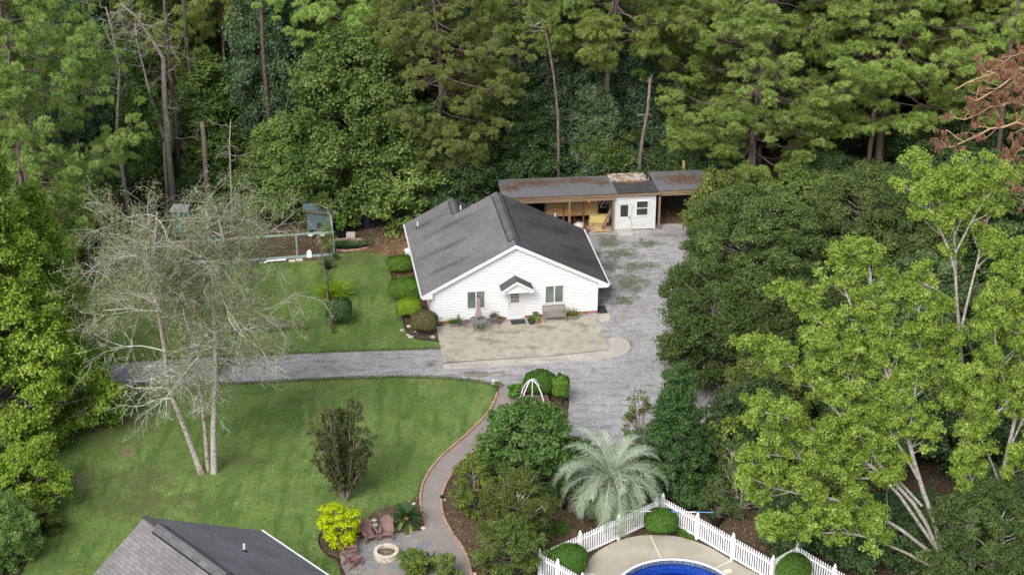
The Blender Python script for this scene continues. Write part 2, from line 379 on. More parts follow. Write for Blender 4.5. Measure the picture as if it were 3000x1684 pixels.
m_gravel = M('gravel', (.35, .345, .35), .95, [(.35, (.44, .435, .44), .42, .6), (1.3, (.26, .25, .25), .52, .68), (14, (.14, .135, .14), .47, .66), (40, (.44, .44, .45), .58, .72), (2.5, (.18, .17, .17), .52, .7, (.25, 1, 1))],
           [((.085, .078, .078), .8, 1.3, [(*G(1775, 850)[:2], .8, 2.6), (*G(1790, 780)[:2], 1.0, 2), (*G(1840, 1010)[:2], .9, .9)]),
            ((.085, .095, .04), .8, 1.1, [(*G(1785, 712)[:2], 1.9, 1.9), (*G(1815, 745)[:2], 2.2, 1.6), (*G(1850, 830)[:2], 1.8, 2.8), (*G(1900, 715)[:2], 1.6, 1.2), (*G(1870, 780)[:2], 2.8, 1.2), (*G(1400, 1092)[:2], 2.2, .3), (*G(1260, 1068)[:2], .6, .5), (*G(1830, 880)[:2], .9, .9)]),
            ((.17, .13, .08), .7, 1.2, [(*G(1960, 690)[:2], 2.5, .6), (*G(1400, 1100)[:2], 3, .35), (*G(500, 1120)[:2], 9, .25), (*G(1750, 690)[:2], 2, .3)])], .6, 45)
m_path = M('path_gravel', (.245, .215, .2), .95, [(1, (.29, .26, .245), .4, .65), (22, (.16, .14, .13), .48, .68), (45, (.42, .38, .36), .58, .75)], (), .5, 60)
m_conc = M('concrete', (.325, .305, .255), .85, [(.6, (.40, .375, .31), .42, .62), (1.8, (.25, .23, .165), .5, .66), (3.5, (.34, .3, .22), .5, .72), (25, (.36, .33, .26), .6, .8)],
           [((.2, .175, .115), .75, 1.8, [(*G(1480, 975)[:2], 1.8, .45), (*G(1600, 960)[:2], 1.6, .4), (*G(1700, 955)[:2], 1.2, .5), (*G(1430, 1000)[:2], 1.2, .6), (*G(1760, 940)[:2], .6, .6), (*G(1647, 1000)[:2], .12, .14), (*G(1330, 1040)[:2], .6, .25), (*G(1540, 1020)[:2], 2.5, .2)])], .15, 20)
m_conc2 = M('concrete_apron', (.37, .355, .315), .85, [(.8, (.46, .435, .385), .42, .62), (5, (.36, .335, .29), .5, .74)],
           [((.25, .235, .2), .6, 1.4, [(*G(1400, 1072)[:2], 1.5, .3), (*G(1600, 1055)[:2], 2, .25)])], .2, 20)
m_deck = M('pool_deck_concrete', (.34, .31, .25), .85, [(.7, (.41, .375, .31), .42, .62), (4, (.34, .305, .235), .52, .72), (30, (.3, .27, .2), .68, .8)], (), .1, 30)
m_crack = M('crack', (.1, .09, .07), .9)
m_joint = M('joint_strip', (.7, .7, .68), .6)
m_white = M('white_vinyl', (.70, .70, .72), .5, [(1.1, (.66, .66, .675), .5, .75)], (), 0)
m_trim = M('white_trim', (.66, .66, .675), .45)
m_dirtyw = M('weathered_white_siding', (.58, .585, .585), .6, [(1.5, (.47, .47, .455), .5, .75), (9, (.38, .37, .34), .6, .8)])
m_pvc = M('white_pvc', (.86, .86, .9), .35, spec=.4)
m_brick = M('brick', (.24, .105, .07), .9, [(7, (.36, .2, .15), .45, .6), (18, (.1, .06, .05), .55, .7)], (), .3, 20)
m_brickp = M('brick_edging', (.36, .19, .125), .9, [(6, (.47, .33, .25), .42, .6), (15, (.2, .11, .08), .55, .7)], (), .3, 20)
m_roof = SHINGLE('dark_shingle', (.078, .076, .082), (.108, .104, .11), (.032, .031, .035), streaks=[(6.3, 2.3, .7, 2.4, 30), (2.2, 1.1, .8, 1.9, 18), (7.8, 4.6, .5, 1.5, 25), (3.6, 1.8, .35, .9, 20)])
m_roof_lit = SHINGLE('lit_shingle', (.15, .147, .15), (.2, .195, .195), (.075, .073, .073), streaks=[(4.5, 2.6, .3, 1.4, 8), (7.4, 3.4, .3, 1.5, 5), (1.8, 2.2, .25, 1.2, 10), (9.6, 1.8, .22, .9, 0)])  # left slope: same roof shingle, light falling on it put into the colour
m_cap = SHINGLE('ridge_shingle', (.1, .098, .1), (.14, .136, .14), (.04, .04, .04), .25, .6)
m_dark = M('dark_metal', (.02, .022, .024), .5)
m_glass = M('window_glass', (.10, .115, .115), .12, [(.8, (.16, .18, .17), .4, .6)], spec=.5)
m_glassd = M('dark_window_glass', (.035, .035, .032), .12, [(2, (.1, .09, .06), .55, .7)], spec=.5)
m_door = M('door_paint', (.62, .62, .63), .4)
m_grey = M('grey_metal_roof', (.22, .225, .245), .5, [(.5, (.19, .2, .225), .4, .65), (3, (.21, .14, .09), .6, .72)], [((.16, .10, .065), .95, 3.2, [(-5.5, 2.8, 3.6, 1.5), (-2.2, 3.0, 2.8, 1.3), (5.6, 2.3, 3.2, 2), (-7.4, 1.8, 1.2, 1.2), (7.8, 2.5, 2, 2), (-.8, 2.2, 1.3, 1)])], metal=.25)
m_felt = M('black_roof_felt', (.05, .05, .055), .9, [(2, (.09, .088, .09), .45, .65)], [((.24, .13, .05), .9, 3, [(1.5, 2.2, 1.6, .6)])])
m_corr = M('rusty_corrugated_sheet', (.45, .43, .40), .6, [(2.5, (.26, .13, .06), .48, .58, (1, .5, 1))])
m_wood = M('weathered_brown_wood', (.19, .13, .085), .9, [(2, (.26, .185, .125), .4, .65, (.4, 1, 4)), (8, (.14, .09, .05), .5, .7)])
m_ply = M('plywood', (.42, .25, .10), .85, [(1.6, (.5, .33, .15), .4, .6, (.5, 1, 5)), (6, (.3, .17, .07), .55, .7)])
m_pallet = M('pallet_wood', (.45, .33, .17), .9, [(4, (.33, .22, .11), .45, .65)])
m_darkin = M('dark_boards_and_hole_shade', (.045, .038, .03), .95, [(1.5, (.075, .06, .045), .45, .7)])
m_teal = M('teal_paint', (.075, .125, .13), .75, [(2, (.10, .155, .155), .45, .65), (7, (.055, .085, .085), .55, .7)])
m_teall = M('pale_teal_paint', (.26, .36, .32), .7, [(5, (.2, .27, .25), .5, .7)])
m_greyw = M('silvered_wood', (.20, .18, .16), .9, [(4, (.28, .26, .235), .45, .65, (1, 1, 6)), (10, (.11, .095, .085), .55, .7)])
m_oldw = M('dark_weathered_post', (.11, .085, .065), .95, [(5, (.2, .17, .13), .5, .7)])
m_adir = M('mauve_brown_plastic', (.215, .125, .115), .55, [(5, (.25, .155, .145), .45, .65)])
m_stone = M('pale_stone_block', (.50, .45, .37), .9, [(4, (.62, .58, .5), .42, .6), (12, (.3, .26, .2), .55, .7)], (), .4, 18)
m_ash = M('ash_and_dirt', (.12, .085, .06), .95, [(8, (.2, .15, .11), .5, .65)], (), .5, 30)
m_slate = M('slate', (.18, .2, .205), .75, [(1.8, (.26, .27, .26), .45, .62), (7, (.12, .125, .12), .55, .7)], (), .3, 12)
m_slateg = M('greenish_slate', (.2, .205, .17), .8, [(2.4, (.32, .32, .27), .45, .62), (6, (.12, .13, .1), .52, .66)], (), .3, 12)
m_slateb = M('blue_slate', (.16, .18, .22), .7, [(3, (.2, .22, .26), .45, .62)], (), .2, 12)
m_rock = M('pale_rock', (.52, .49, .43), .9, [(6, (.36, .33, .28), .5, .7)], (), .3, 15)
m_log = M('charred_driftwood', (.3, .24, .17), .9, [(8, (.07, .06, .05), .5, .6)])
m_iron = M('wrought_iron', (.075, .075, .078), .55, spec=.4)
m_umb = M('dusty_pink_fabric', (.36, .27, .265), .9, [(10, (.3, .22, .22), .5, .7)])
m_mesh = M('grey_table_mesh', (.16, .165, .17), .5)
m_terr = M('terracotta', (.34, .17, .07), .8, [(7, (.42, .26, .12), .5, .7)])
m_bluepot = M('blue_glazed_pot', (.025, .06, .075), .25)
m_stonepot = M('stone_pot', (.42, .4, .36), .9)
m_planter = M('mossy_planter', (.2, .19, .15), .9, [(9, (.1, .1, .07), .5, .7)])
m_mat = M('dark_doormat', (.035, .037, .042), .95)
m_black = M('black_plastic', (.014, .015, .018), .45)
m_navy = M('dark_navy_plastic', (.02, .022, .04), .5)
m_chick = M('white_feathers', (.75, .70, .62), .9, [(14, (.6, .5, .4), .55, .7)])
m_red = M('red_comb', (.45, .03, .02), .6)
m_yel = M('yellow_leg', (.5, .3, .05), .6)
m_galv = M('galvanised_steel', (.55, .56, .56), .4, metal=.4)
m_bluep = M('blue_pole', (.12, .3, .62), .35)
m_liner = M('blue_pool_liner', (.06, .2, .9), .35, [(3, (.1, .3, .95), .45, .65), (25, (.01, .03, .3), .5, .62)])
m_linf = M('blue_pool_floor', (.2, .5, .98), .4, [(.9, (.4, .7, 1.0), .42, .62)])
m_tile = M('pool_band', (.06, .09, .16), .4, [(9, (.2, .24, .32), .5, .6)])
m_pink = M('pink_plastic', (.8, .12, .4), .5)
# bark
b_grey = M('grey_bark', (.20, .175, .15), .95, [(5, (.3, .27, .24), .45, .62, (1, 1, .3)), (14, (.09, .075, .065), .5, .66)], (), .5, 20)
b_pale = M('pale_bark', (.36, .34, .30), .9, [(3, (.46, .44, .40), .45, .62), (9, (.19, .17, .14), .5, .64)], (), .3, 20)
b_dark = M('dark_bark', (.075, .058, .048), .95, [(5, (.12, .095, .08), .45, .65)], (), .5, 20)
b_pine = M('pine_bark', (.15, .115, .1), .95, [(6, (.24, .19, .165), .45, .62, (1, 1, .4)), (14, (.07, .05, .04), .5, .66)], (), .6, 14)
b_bleach = M('bleached_twig_bark', (.47, .46, .42), .9, [(4, (.58, .57, .53), .45, .65), (12, (.28, .26, .21), .52, .68)])
b_lich = M('lichen_bark', (.33, .30, .25), .9, [(4, (.45, .42, .37), .42, .6), (8, (.13, .11, .09), .48, .6)], (), .4, 20)
b_straw = M('pine_twig_tan', (.42, .29, .17), .9)
# leaves
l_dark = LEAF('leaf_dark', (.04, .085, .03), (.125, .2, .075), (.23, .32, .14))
l_blue = LEAF('leaf_blue_green', (.045, .095, .045), (.14, .22, .11), (.24, .33, .19))
l_mid = LEAF('leaf_mid', (.06, .13, .03), (.20, .30, .08), (.38, .46, .18))
l_olive = LEAF('leaf_olive', (.075, .12, .028), (.18, .245, .06), (.32, .38, .13))
l_bright = LEAF('leaf_bright', (.12, .21, .025), (.31, .43, .075), (.60, .67, .29), .35, var=.05)
l_sweet = LEAF('leaf_sweetgum', (.11, .225, .02), (.29, .43, .06), (.54, .62, .19), .35, var=.06)
l_oak = LEAF('leaf_oak', (.045, .085, .025), (.14, .205, .06), (.28, .36, .13))
l_pine = LEAF('pine_needles', (.13, .23, .04), (.35, .48, .125), (.58, .66, .30), .3)
l_pineb = LEAF('pine_needles_browning', (.14, .17, .045), (.28, .33, .09), (.46, .46, .19), .3)
l_brown = LEAF('dead_needles', (.2, .11, .055), (.36, .215, .12), (.46, .31, .2), .2)
l_sparse = LEAF('sparse_leaf', (.17, .21, .09), (.29, .33, .16), (.44, .45, .27))
l_yel = LEAF('leaf_chartreuse', (.26, .42, .01), (.56, .66, .015), (.80, .80, .04), .35, var=.05)
l_box = LEAF('leaf_boxwood', (0.0375, 0.106, 0.015), (0.0875, 0.194, 0.0275), (0.138, 0.263, 0.0438), .25, var=.1)
l_hedge = LEAF('leaf_hedge', (.05, .13, .015), (.12, .24, .03), (.21, .34, .06), .3, var=.1)
l_hedgel = LEAF('leaf_hedge_gold', (0.115, 0.218, 0.0138), (0.23, 0.356, 0.023), (0.345, 0.46, 0.046), .3, var=.1)
l_holly = LEAF('leaf_holly', (.03, .075, .022), (.07, .14, .042), (.14, .23, .08), .2, var=.1)
l_camel = LEAF('leaf_camellia', (.03, .07, .024), (.065, .125, .045), (.15, .23, .1), .2, rough=.35, var=.1)
l_redd = LEAF('leaf_reddish', (0.077, 0.07, 0.035), (0.14, 0.154, 0.056), (0.28, 0.21, 0.112), .25, var=.1)
l_myrt = LEAF('leaf_crape', (0.0525, 0.063, 0.0225), (0.105, 0.12, 0.042), (0.21, 0.18, 0.075), .25, var=.05)
l_nand = LEAF('leaf_mixed', (0.072, 0.144, 0.024), (0.192, 0.264, 0.048), (0.408, 0.288, 0.084), .3, var=.1)
l_fig = LEAF('leaf_fig', (.06, .13, .03), (.13, .23, .06), (.22, .34, .11), .3, var=.08)
l_sago = LEAF('frond_sago', (0.026, 0.0715, 0.026), (0.065, 0.143, 0.039), (0.455, 0.468, 0.104), .2, var=.05)
l_palm = LEAF('frond_pindo', (.14, .2, .11), (.34, .42, .30), (.52, .58, .50), .25, var=.05)
l_fern = LEAF('leaf_fern', (.05, .13, .02), (.1, .22, .03), (.17, .3, .06), .3)
l_grass = LEAF('grass_blade', (.085, .165, .025), (.17, .27, .05), (.27, .35, .1), .3, var=0)
l_litter = LEAF('litter', (.06, .04, .025), (.17, .11, .065), (.34, .24, .15), .05, rough=.9, var=0)
l_weed = LEAF('weed_blade', (.05, .08, .02), (.11, .15, .04), (.22, .24, .09), .3, var=0)
# ================================================================== THE SETTING
driveU = [(-160, 1088), (150, 1078), (340, 1063), (520, 1050), (700, 1044), (900, 1034), (1100, 1027), (1296, 1021)]
driveL = [(-160, 1150), (150, 1140), (345, 1128), (450, 1126), (600, 1126), (750, 1123), (900, 1113), (1000, 1109), (1150, 1104), (1300, 1107), (1400, 1117), (1452, 1131)]
yard = driveU+[(1296, 960), (1420, 690), (1700, 664), (1990, 655), (2120, 700), (2220, 820), (2240, 1000), (2200, 1130), (2000, 1290), (1760, 1305), (1652, 1300), (1668, 1180), (1662, 1108), (1540, 1092), (1530, 1146)]+driveL[::-1]
P_gravel = jitter(gp(yard), .05, .4, 1); sheet('gravel_driveway', P_gravel, .008, m_gravel)
lawnA = [(-200, 1140)]+driveL[1:]+[(1456, 1152), (1440, 1195), (1398, 1245), (1348, 1290), (1288, 1340), (1246, 1392), (1226, 1440), (1210, 1464), (1150, 1480), (1095, 1497), (1070, 1525), (1000, 1560), (960, 1545), (936, 1566), (934, 1592), (955, 1625), (985, 1645), (1000, 1690), (1020, 1800), (-40, 1800), (60, 1690), (108, 1570), (126, 1480), (140, 1410), (60, 1380), (-200, 1340)]
P_lawnA = jitter(gp(lawnA), .035, .25, 2); sheet('front_lawn', P_lawnA, .016, m_lawn)
lawnB = [(200, 1068)]+[(x, y+1) for x, y in driveU[2:]]+[(1288, 1000), (1230, 994), (1202, 984), (1186, 958), (1172, 900), (1156, 845), (1146, 800), (1138, 748), (1090, 742), (1040, 738), (985, 748), (930, 764), (840, 768), (700, 778), (480, 796), (268, 806), (230, 900)]
P_lawnB = jitter(gp(lawnB), .04, .25, 3); sheet('back_lawn', P_lawnB, .016, m_lawn)
pathL = [(1470, 1125), (1458, 1152), (1442, 1195), (1400, 1245), (1350, 1290), (1290, 1340), (1249, 1392), (1232, 1440), (1231, 1480), (1240, 1520), (1251, 1549)]
pathR = [(1534, 1125), (1530, 1146), (1519, 1167), (1503, 1196), (1490, 1218), (1440, 1270), (1399, 1317), (1344, 1360), (1316, 1401), (1296, 1442), (1292, 1483), (1300, 1518), (1324, 1564), (1356, 1605), (1373, 1646), (1382, 1684), (1386, 1730), (1386, 1790)]
pit = [(1251, 1549), (1200, 1558), (1165, 1561), (1105, 1566), (1050, 1580), (1010, 1600), (996, 1625), (998, 1655), (1012, 1690), (1040, 1740), (1080, 1790)]
sheet('path', gp(pathL)+gp(pit[1:])+gp(pathR[::-1]), .02, m_path)
slab = gp([(1278, 958), (1749, 926), (1783, 1020), (1785, 1025), (1615, 1044), (1299, 1063)]); sheet('patio', slab, .06, m_conc, thick=.06)
apron = gp([(1299, 1064.5), (1615, 1045.5), (1785, 1026.5), (1786, 991), (1805, 988), (1824, 991), (1841, 1000), (1848, 1015), (1843, 1030), (1820, 1044), (1785, 1050), (1731, 1055), (1600, 1064), (1498, 1071), (1400, 1077), (1310, 1084), (1297, 1080)]); sheet('apron_slab', smoothpoly(apron, 1), .045, m_conc2, thick=.045)
sheet('side_door_slab', smoothpoly(gp([(1752, 925), (1769, 900), (1778, 905), (1789, 930), (1788, 938), (1776, 943), (1756, 944)]), 1), .05, m_conc2, thick=.05)
def crack(name, pts, w=.018, z=.068):
    mb = MB(); pts = gp(pts); rs = random.Random(len(pts)); q = jitter(pts, .04, .15, 5)
    q = [p for p in q][:max(3, int(len(q)*(.5 if len(pts) == 2 else .98)))]
    n = len(pts); q = []
    for i in range(n-1):
        for j in range(4): q.append(tuple(np.array(pts[i])+(np.array(pts[i+1])-np.array(pts[i]))*j/4+np.array([rs.uniform(-.04, .04), rs.uniform(-.05, .05)])))
    q.append(pts[-1])
    for a, b in zip(q[:-1], q[1:]): mb.bar((*a, z), (*b, z), w*rs.uniform(.5, 1.4), .004)
    o = mb.build(name, m_crack); o['kind'] = 'structure'
for c in ([(1498, 1044), (1504, 1052), (1512, 1062), (1500, 1071)], [(1512, 1049), (1530, 1046)], [(1503, 1053), (1470, 1050)], [(1511, 1062), (1535, 1070)], [(1510, 1058), (1530, 1057)], [(1296, 1041), (1310, 1044), (1322, 1041)], [(1298, 1052), (1318, 1062), (1325, 1080)], [(1308, 1058), (1330, 1062)]): crack('crack', c, z=.064)
mb = MB(); a, b = gp([(1299, 1063.7), (1615, 1044.8)]); c = gp([(1785, 1025.8)])[0]; mb.bar((*a, .05), (*b, .05), .05, .01).bar((*b, .05), (*c, .05), .05, .01)
o = mb.build('slab_joint', m_crack); o['kind'] = 'structure'
# pool side
def z5(X, Y): return (1550+X/2.7116, 1440+Y/2.7116)
deckc = [(420, 760), (425, 680), (440, 640), (458, 570), (520, 497), (620, 430), (740, 382), (860, 355), (1000, 345), (1130, 352), (1260, 378), (1400, 430), (1480, 470), (1600, 545), (1700, 600), (1830, 665), (1900, 700), (2050, 800), (2100, 1000), (420, 1000)]
poolc = np.mean([G(*z5(1130, 545))[:2]], axis=0); PR = 3.15; pc = (poolc[0]+.02, poolc[1]-PR)
ring = [(pc[0]+PR*cos(a), pc[1]+PR*sin(a)) for a in np.linspace(0, 2*pi, 64, endpoint=False)]
dk = MB(); outer = smoothpoly(gp([z5(*p) for p in deckc]), 1)
def holed(name, outer, inner, z, m, th):
    outer = ccw(outer); inner = ccw(inner)[::-1]; allp = outer+inner
    tr = tessellate_polygon([[Vector((*p, 0)) for p in outer], [Vector((*p, 0)) for p in inner]]); f = []
    for t3 in tr:
        a, b, c = (allp[i] for i in t3); cr = (b[0]-a[0])*(c[1]-a[1])-(b[1]-a[1])*(c[0]-a[0]); f.append(tuple(t3) if cr > 0 else tuple(reversed(t3)))
    v = [(*p, z) for p in allp]; k = len(outer)
    n = len(v); v += [(*p, z-th) for p in outer]; f += [(i, n+i, n+(i+1) % k, (i+1) % k) for i in range(k)]
    me = bpy.data.meshes.new(name); me.from_pydata(v, [], f); me.materials.append(m); o = link(name, me); return tag(o, kind='structure')
holed('pool_deck', outer, ring, .06, m_deck, .06); holed('ground', [(-140, 40), (140, 40), (140, 330), (-140, 330)], ring, 0, m_soil, .01)
for a, b in (((960, 350), (1050, 540)), ((1610, 552), (1478, 612)), ((440, 655), (520, 662))):
    p, q = G(*z5(*a)), G(*z5(*b)); tag(MB().bar((p[0], p[1], .063), (q[0], q[1], .063), .05, .01).build('deck_joint', m_joint), kind='structure')
pool = thing('swimming_pool', 'round in-ground pool with blue liner and white rim', 'pool', (pc[0], pc[1], 0))
MB().lathe([(PR, .0605), (PR+.12, .065), (PR+.13, .1), (PR+.02, .115), (PR-.03, .1), (PR-.03, .03)], k=64, cap=False).build('coping', m_trim, pool, True)
MB().lathe([(PR-.035, .05), (PR-.04, -.22)], k=64, cap=False).build('tile_band', m_tile, pool, True)
MB().lathe([(PR-.04, -.221), (PR-.045, -.75)], k=64, cap=False).build('liner_wall', m_liner, pool, True)
MB().lathe([(PR-.045, -.751), (PR-.8, -.95), (.01, -1.1)], k=64, cap=True).build('liner_floor', m_linf, pool, True)
def watermat():
    m, t, b = nodes('pool_water'); out = t.nodes['Material Output']
    tr = t.nodes.new('ShaderNodeBsdfTransparent'); tr.inputs[0].default_value = (.75, .88, .99, 1); gl = t.nodes.new('ShaderNodeBsdfGlossy'); gl.inputs[1].default_value = .05
    bn = t.nodes.new('ShaderNodeBump'); bn.inputs['Strength'].default_value = .25; bn.inputs['Distance'].default_value = .05
    t.links.new(noise(t, coords(t), 5, 3), bn.inputs['Height']); fr = t.nodes.new('ShaderNodeFresnel'); fr.inputs[0].default_value = 1.33
    t.links.new(bn.outputs[0], fr.inputs['Normal']); t.links.new(bn.outputs[0], gl.inputs['Normal'])
    mx = t.nodes.new('ShaderNodeMixShader'); t.links.new(fr.outputs[0], mx.inputs[0]); t.links.new(tr.outputs[0], mx.inputs[1]); t.links.new(gl.outputs[0], mx.inputs[2]); t.links.new(mx.outputs[0], out.inputs[0]); return m
MB().lathe([(PR-.045, -.16), (.01, -.16)], k=64, cap=False).build('water', watermat(), pool)
dr = MB(); p = G(*z5(1578, 630), .06); dr.box((0, 0, .012), (.42, .3, .02), .4)
o = dr.build('skimmer_lid', M('skimmer_cream', (.75, .66, .5), .5), None, loc=(p[0], p[1], .06)); tag(o, 'cream square skimmer lid set in the pool deck', 'lid')
# ================================================================== WHITE HOUSE
HA = .153243; HX = (-5.2227, 101.209); SL = .5225; OV = .708; ZE = 2.284; XR = 5.5; YB = 8.6; XW = 2.73; YW = 11.38
def zr(x): return ZE+SL*(x+OV) if x <= XR else ZE+SL*(2*XR-x+OV)
house = thing('white_house', 'white vinyl-sided gabled house with dark shingle roof behind the concrete patio', 'house', (HX[0], HX[1], 0), HA)
def h2w(x, y, z=0): return (HX[0]+x*cos(HA)-y*sin(HA), HX[1]+x*sin(HA)+y*cos(HA), z)
W = 11.0; TH = .15
def siding(p0, p1, zb, ztop, nrm, step=.2):
    """lapped boards from p0 to p1, top following ztop(s)"""
    mb = MB(); p0 = np.array(p0, float); p1 = np.array(p1, float); L = np.linalg.norm(p1-p0); d = (p1-p0)/L; nn = np.array(nrm, float)
    S = np.linspace(0, L, 45); Z = np.array([ztop(s) for s in S]); z = zb
    while z < Z.max()-.01:
        ok = Z > z+.005
        if ok.any():
            idx = np.where(ok)[0]; s0, s1 = S[idx[0]], S[idx[-1]]
            if idx[0] > 0: s0 = np.interp(z, [Z[idx[0]-1], Z[idx[0]]], [S[idx[0]-1], S[idx[0]]])
            if idx[-1] < 44: s1 = S[idx[-1]]+(S[idx[-1]+1]-S[idx[-1]])*(Z[idx[-1]]-z)/(Z[idx[-1]]-Z[idx[-1]+1]+1e-9)
            zt = z+step; a0, a1 = s0, s1
            ok2 = Z > zt
            if ok2.any():
                i2 = np.where(ok2)[0]; a0, a1 = S[i2[0]], S[i2[-1]]
                if i2[0] > 0: a0 = np.interp(zt, [Z[i2[0]-1], Z[i2[0]]], [S[i2[0]-1], S[i2[0]]])
                if i2[-1] < 44: a1 = S[i2[-1]]+(S[i2[-1]+1]-S[i2[-1]])*(Z[i2[-1]]-zt)/(Z[i2[-1]]-Z[i2[-1]+1]+1e-9)
            else: zt = Z.max(); k = S[int(np.argmax(Z))]; a0, a1 = (k, k) if Z.max()-Z.min() > .3 else (s0, s1)
            P = lambda s, zz, o: (p0[0]+d[0]*s+nn[0]*o, p0[1]+d[1]*s+nn[1]*o, zz)
            g = .16 if zt-z > .12 else 0; zq = zt-(zt-z)*g; b0, b1 = a0+(s0-a0)*g, a1+(s1-a1)*g  # added channel at each board top, shaped to hold a shade line
            mb.quad(P(s0, z, .045), P(s1, z, .045), P(b1, zq, .03), P(b0, zq, .03)).quad(P(b0, zq, .03), P(b1, zq, .03), P(b1, zq, -.03), P(b0, zq, -.03)).quad(P(b0, zq, -.03), P(b1, zq, -.03), P(a1, zt, -.03), P(a0, zt, -.03))
            mb.quad(P(s0, z, -.03), P(s1, z, -.03), P(s1, z, .045), P(s0, z, .045))
        z += step
    return mb
wt = lambda x: zr(x)-TH-.03
siding((0, 0), (W, 0), .22, lambda s: wt(s), (0, -1)).build('front_wall', m_white, house)
siding((0, YW-.4), (0, 0), .22, lambda s: wt(0), (-1, 0)).build('side_wall', m_white, house)
siding((W, 0), (W, YB-.3), .22, lambda s: wt(0), (1, 0)).build('side_wall', m_white, house)
bk = MB(); bk.quad((W, YB-.3, 0), (0, YB-.3, 0), (0, YB-.3, wt(0)), (XR, YB-.3, wt(XR)), (W, YB-.3, wt(W)))
bk.quad((2*XW, YW-.4, 0), (0, YW-.4, 0), (0, YW-.4, wt(0)), (XW, YW-.4, wt(XW)), (2*XW, YW-.4, wt(0))).quad((2*XW, YB-.3, 0), (2*XW, YW-.4, 0), (2*XW, YW-.4, wt(0)), (2*XW, YB-.3, wt(0)))
bk.build('rear_wall', m_white, house)
fb = MB(); fb.box((W/2, -.015, .115), (W+.04, .06, .21)).box((-.0, 5.4, .115), (.06, 10.9, .2)).box((W, 4.2, .115), (.06, 8.3, .2)); fb.build('brick_base', m_brick, house)
for x in (.03, W-.03): MB().box((x, -.05, (.22+wt(0))/2), (.13, .06, wt(0)-.24)).build('corner_trim', m_trim, house)
mb = MB(); N = SL; sl = math.sqrt(1+SL*SL)
def slope(mb, poly, th=.1):  # poly of (x,y) on the roof
    top = [(x, y, zr(x)) for x, y in poly]; bot = [(x, y, zr(x)-th) for x, y in poly]; left = sum(p[0] for p in poly)/len(poly) < XR
    uvf = [((y if left else y), ((x+OV)*sl if left else (2*XR-x+OV)*sl)) for x, y in poly]
    a = sum(poly[i][0]*poly[(i+1) % len(poly)][1]-poly[(i+1) % len(poly)][0]*poly[i][1] for i in range(len(poly)))
    if a < 0: top, bot, uvf = top[::-1], bot[::-1], uvf[::-1]
    mb.quad(*top, uv=uvf); mb.quad(*bot[::-1], uv=uvf[::-1]); k = len(top)
    for i in range(k): j = (i+1) % k; mb.quad(top[i], bot[i], bot[j], top[j], uv=[(0, 0)]*4)
slope(mb, [(-OV, -.3), (XR, -.3), (XR, YB), (XW, YB), (XW, YW), (-OV, YW)]); roofL = mb.build('roof', m_roof_lit, house)
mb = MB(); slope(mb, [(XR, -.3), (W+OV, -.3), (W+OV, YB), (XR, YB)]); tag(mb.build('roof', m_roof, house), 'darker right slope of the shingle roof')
mb = MB(); a = (XW, YB+.01, zr(XW)); b = (XW, YW, zr(XW)); e = 2*XW+OV; c = (e, YW, ZE); d = (e, YB+.01, ZE)
mb.quad(a, d, c, b, uv=[(0, 3), (0, 0), (2.8, 0), (2.8, 3)]); mb.quad(*[(p[0], p[1], p[2]-.1) for p in (a, b, c, d)], uv=[(0, 0)]*4)
mb.quad(b, c, (e, YW, ZE-.1), (XW, YW, zr(XW)-.1), uv=[(0, 0)]*4).quad(c, d, (e, YB+.01, ZE-.1), (e, YW, ZE-.1), uv=[(0, 0)]*4); mb.build('rear_wing_roof', m_roof, house)
def ridgecap(x0, z0, ya, yb, name='ridge_cap', w=.36, h=.09):
    mb = MB(); P = [(-w, -w*SL+.035), (-w*.8, -w*.8*SL+h), (0, h+.03), (w*.8, -w*.8*SL+h), (w, -w*SL+.035)]
    for i in range(4):
        (xa, za), (xb, zb) = P[i], P[i+1]; mb.quad((x0+xa, ya, z0+za), (x0+xb, ya, z0+zb), (x0+xb, yb, z0+zb), (x0+xa, yb, z0+za), uv=[(0, ya), (.3, ya), (.3, yb), (0, yb)])
    mb.quad(*[(x0+x, ya, z0+z) for x, z in P], uv=[(0, 0)]*5); mb.quad(*[(x0+x, yb, z0+z) for x, z in P[::-1]], uv=[(0, 0)]*5)
    o = mb.build(name, m_cap, house); s = MB()
    s.bar((x0-w-.015, ya, z0-w*SL+.03), (x0-w-.015, yb, z0-w*SL+.03), .04, .05); s.bar((x0+w+.015, ya, z0-w*SL+.03), (x0+w+.015, yb, z0-w*SL+.03), .04, .05)
    s.build('vent_slot', m_dark, o)
ridgecap(XR, zr(XR), .5, YB-.35); ridgecap(XW, zr(XW), YB+.1, YW-.3, w=.3)
mb = MB()  # fascia, rake boards, gutters
for x0, x1 in ((-OV, XR), (W+OV, XR)):
    z0, z1 = ZE-.02, zr(XR)-.02
    mb.quad((x0, -.325, z0-.24), (x1, -.325, z1-.24), (x1, -.325, z1-.005), (x0, -.325, z0-.005)) if x0 < x1 else mb.quad((x1, -.325, z1-.24), (x0, -.325, z0-.24), (x0, -.325, z0-.005), (x1, -.325, z1-.005))
    mb.quad((x0, -.325, z0-.24), (x0, -.03, z0-.24), (x1, -.03, z1-.24), (x1, -.325, z1-.24)); mb.quad((x0, -.3, z0-.005), (x1, -.3, z1-.005), (x1, -.325, z1-.005), (x0, -.325, z0-.005))
mb.bar((-OV-.03, -.33, ZE-.07), (-OV-.03, YW, ZE-.07), .11, .13).bar((W+OV+.03, -.33, ZE-.07), (W+OV+.03, YB, ZE-.07), .11, .13)
mb.quad((-OV, -.32, ZE-.27), (0, -.32, ZE-.27), (0, YW, ZE-.27), (-OV, YW, ZE-.27)).quad((W, -.32, ZE-.27), (W+OV, -.32, ZE-.27), (W+OV, YB, ZE-.27), (W, YB, ZE-.27))
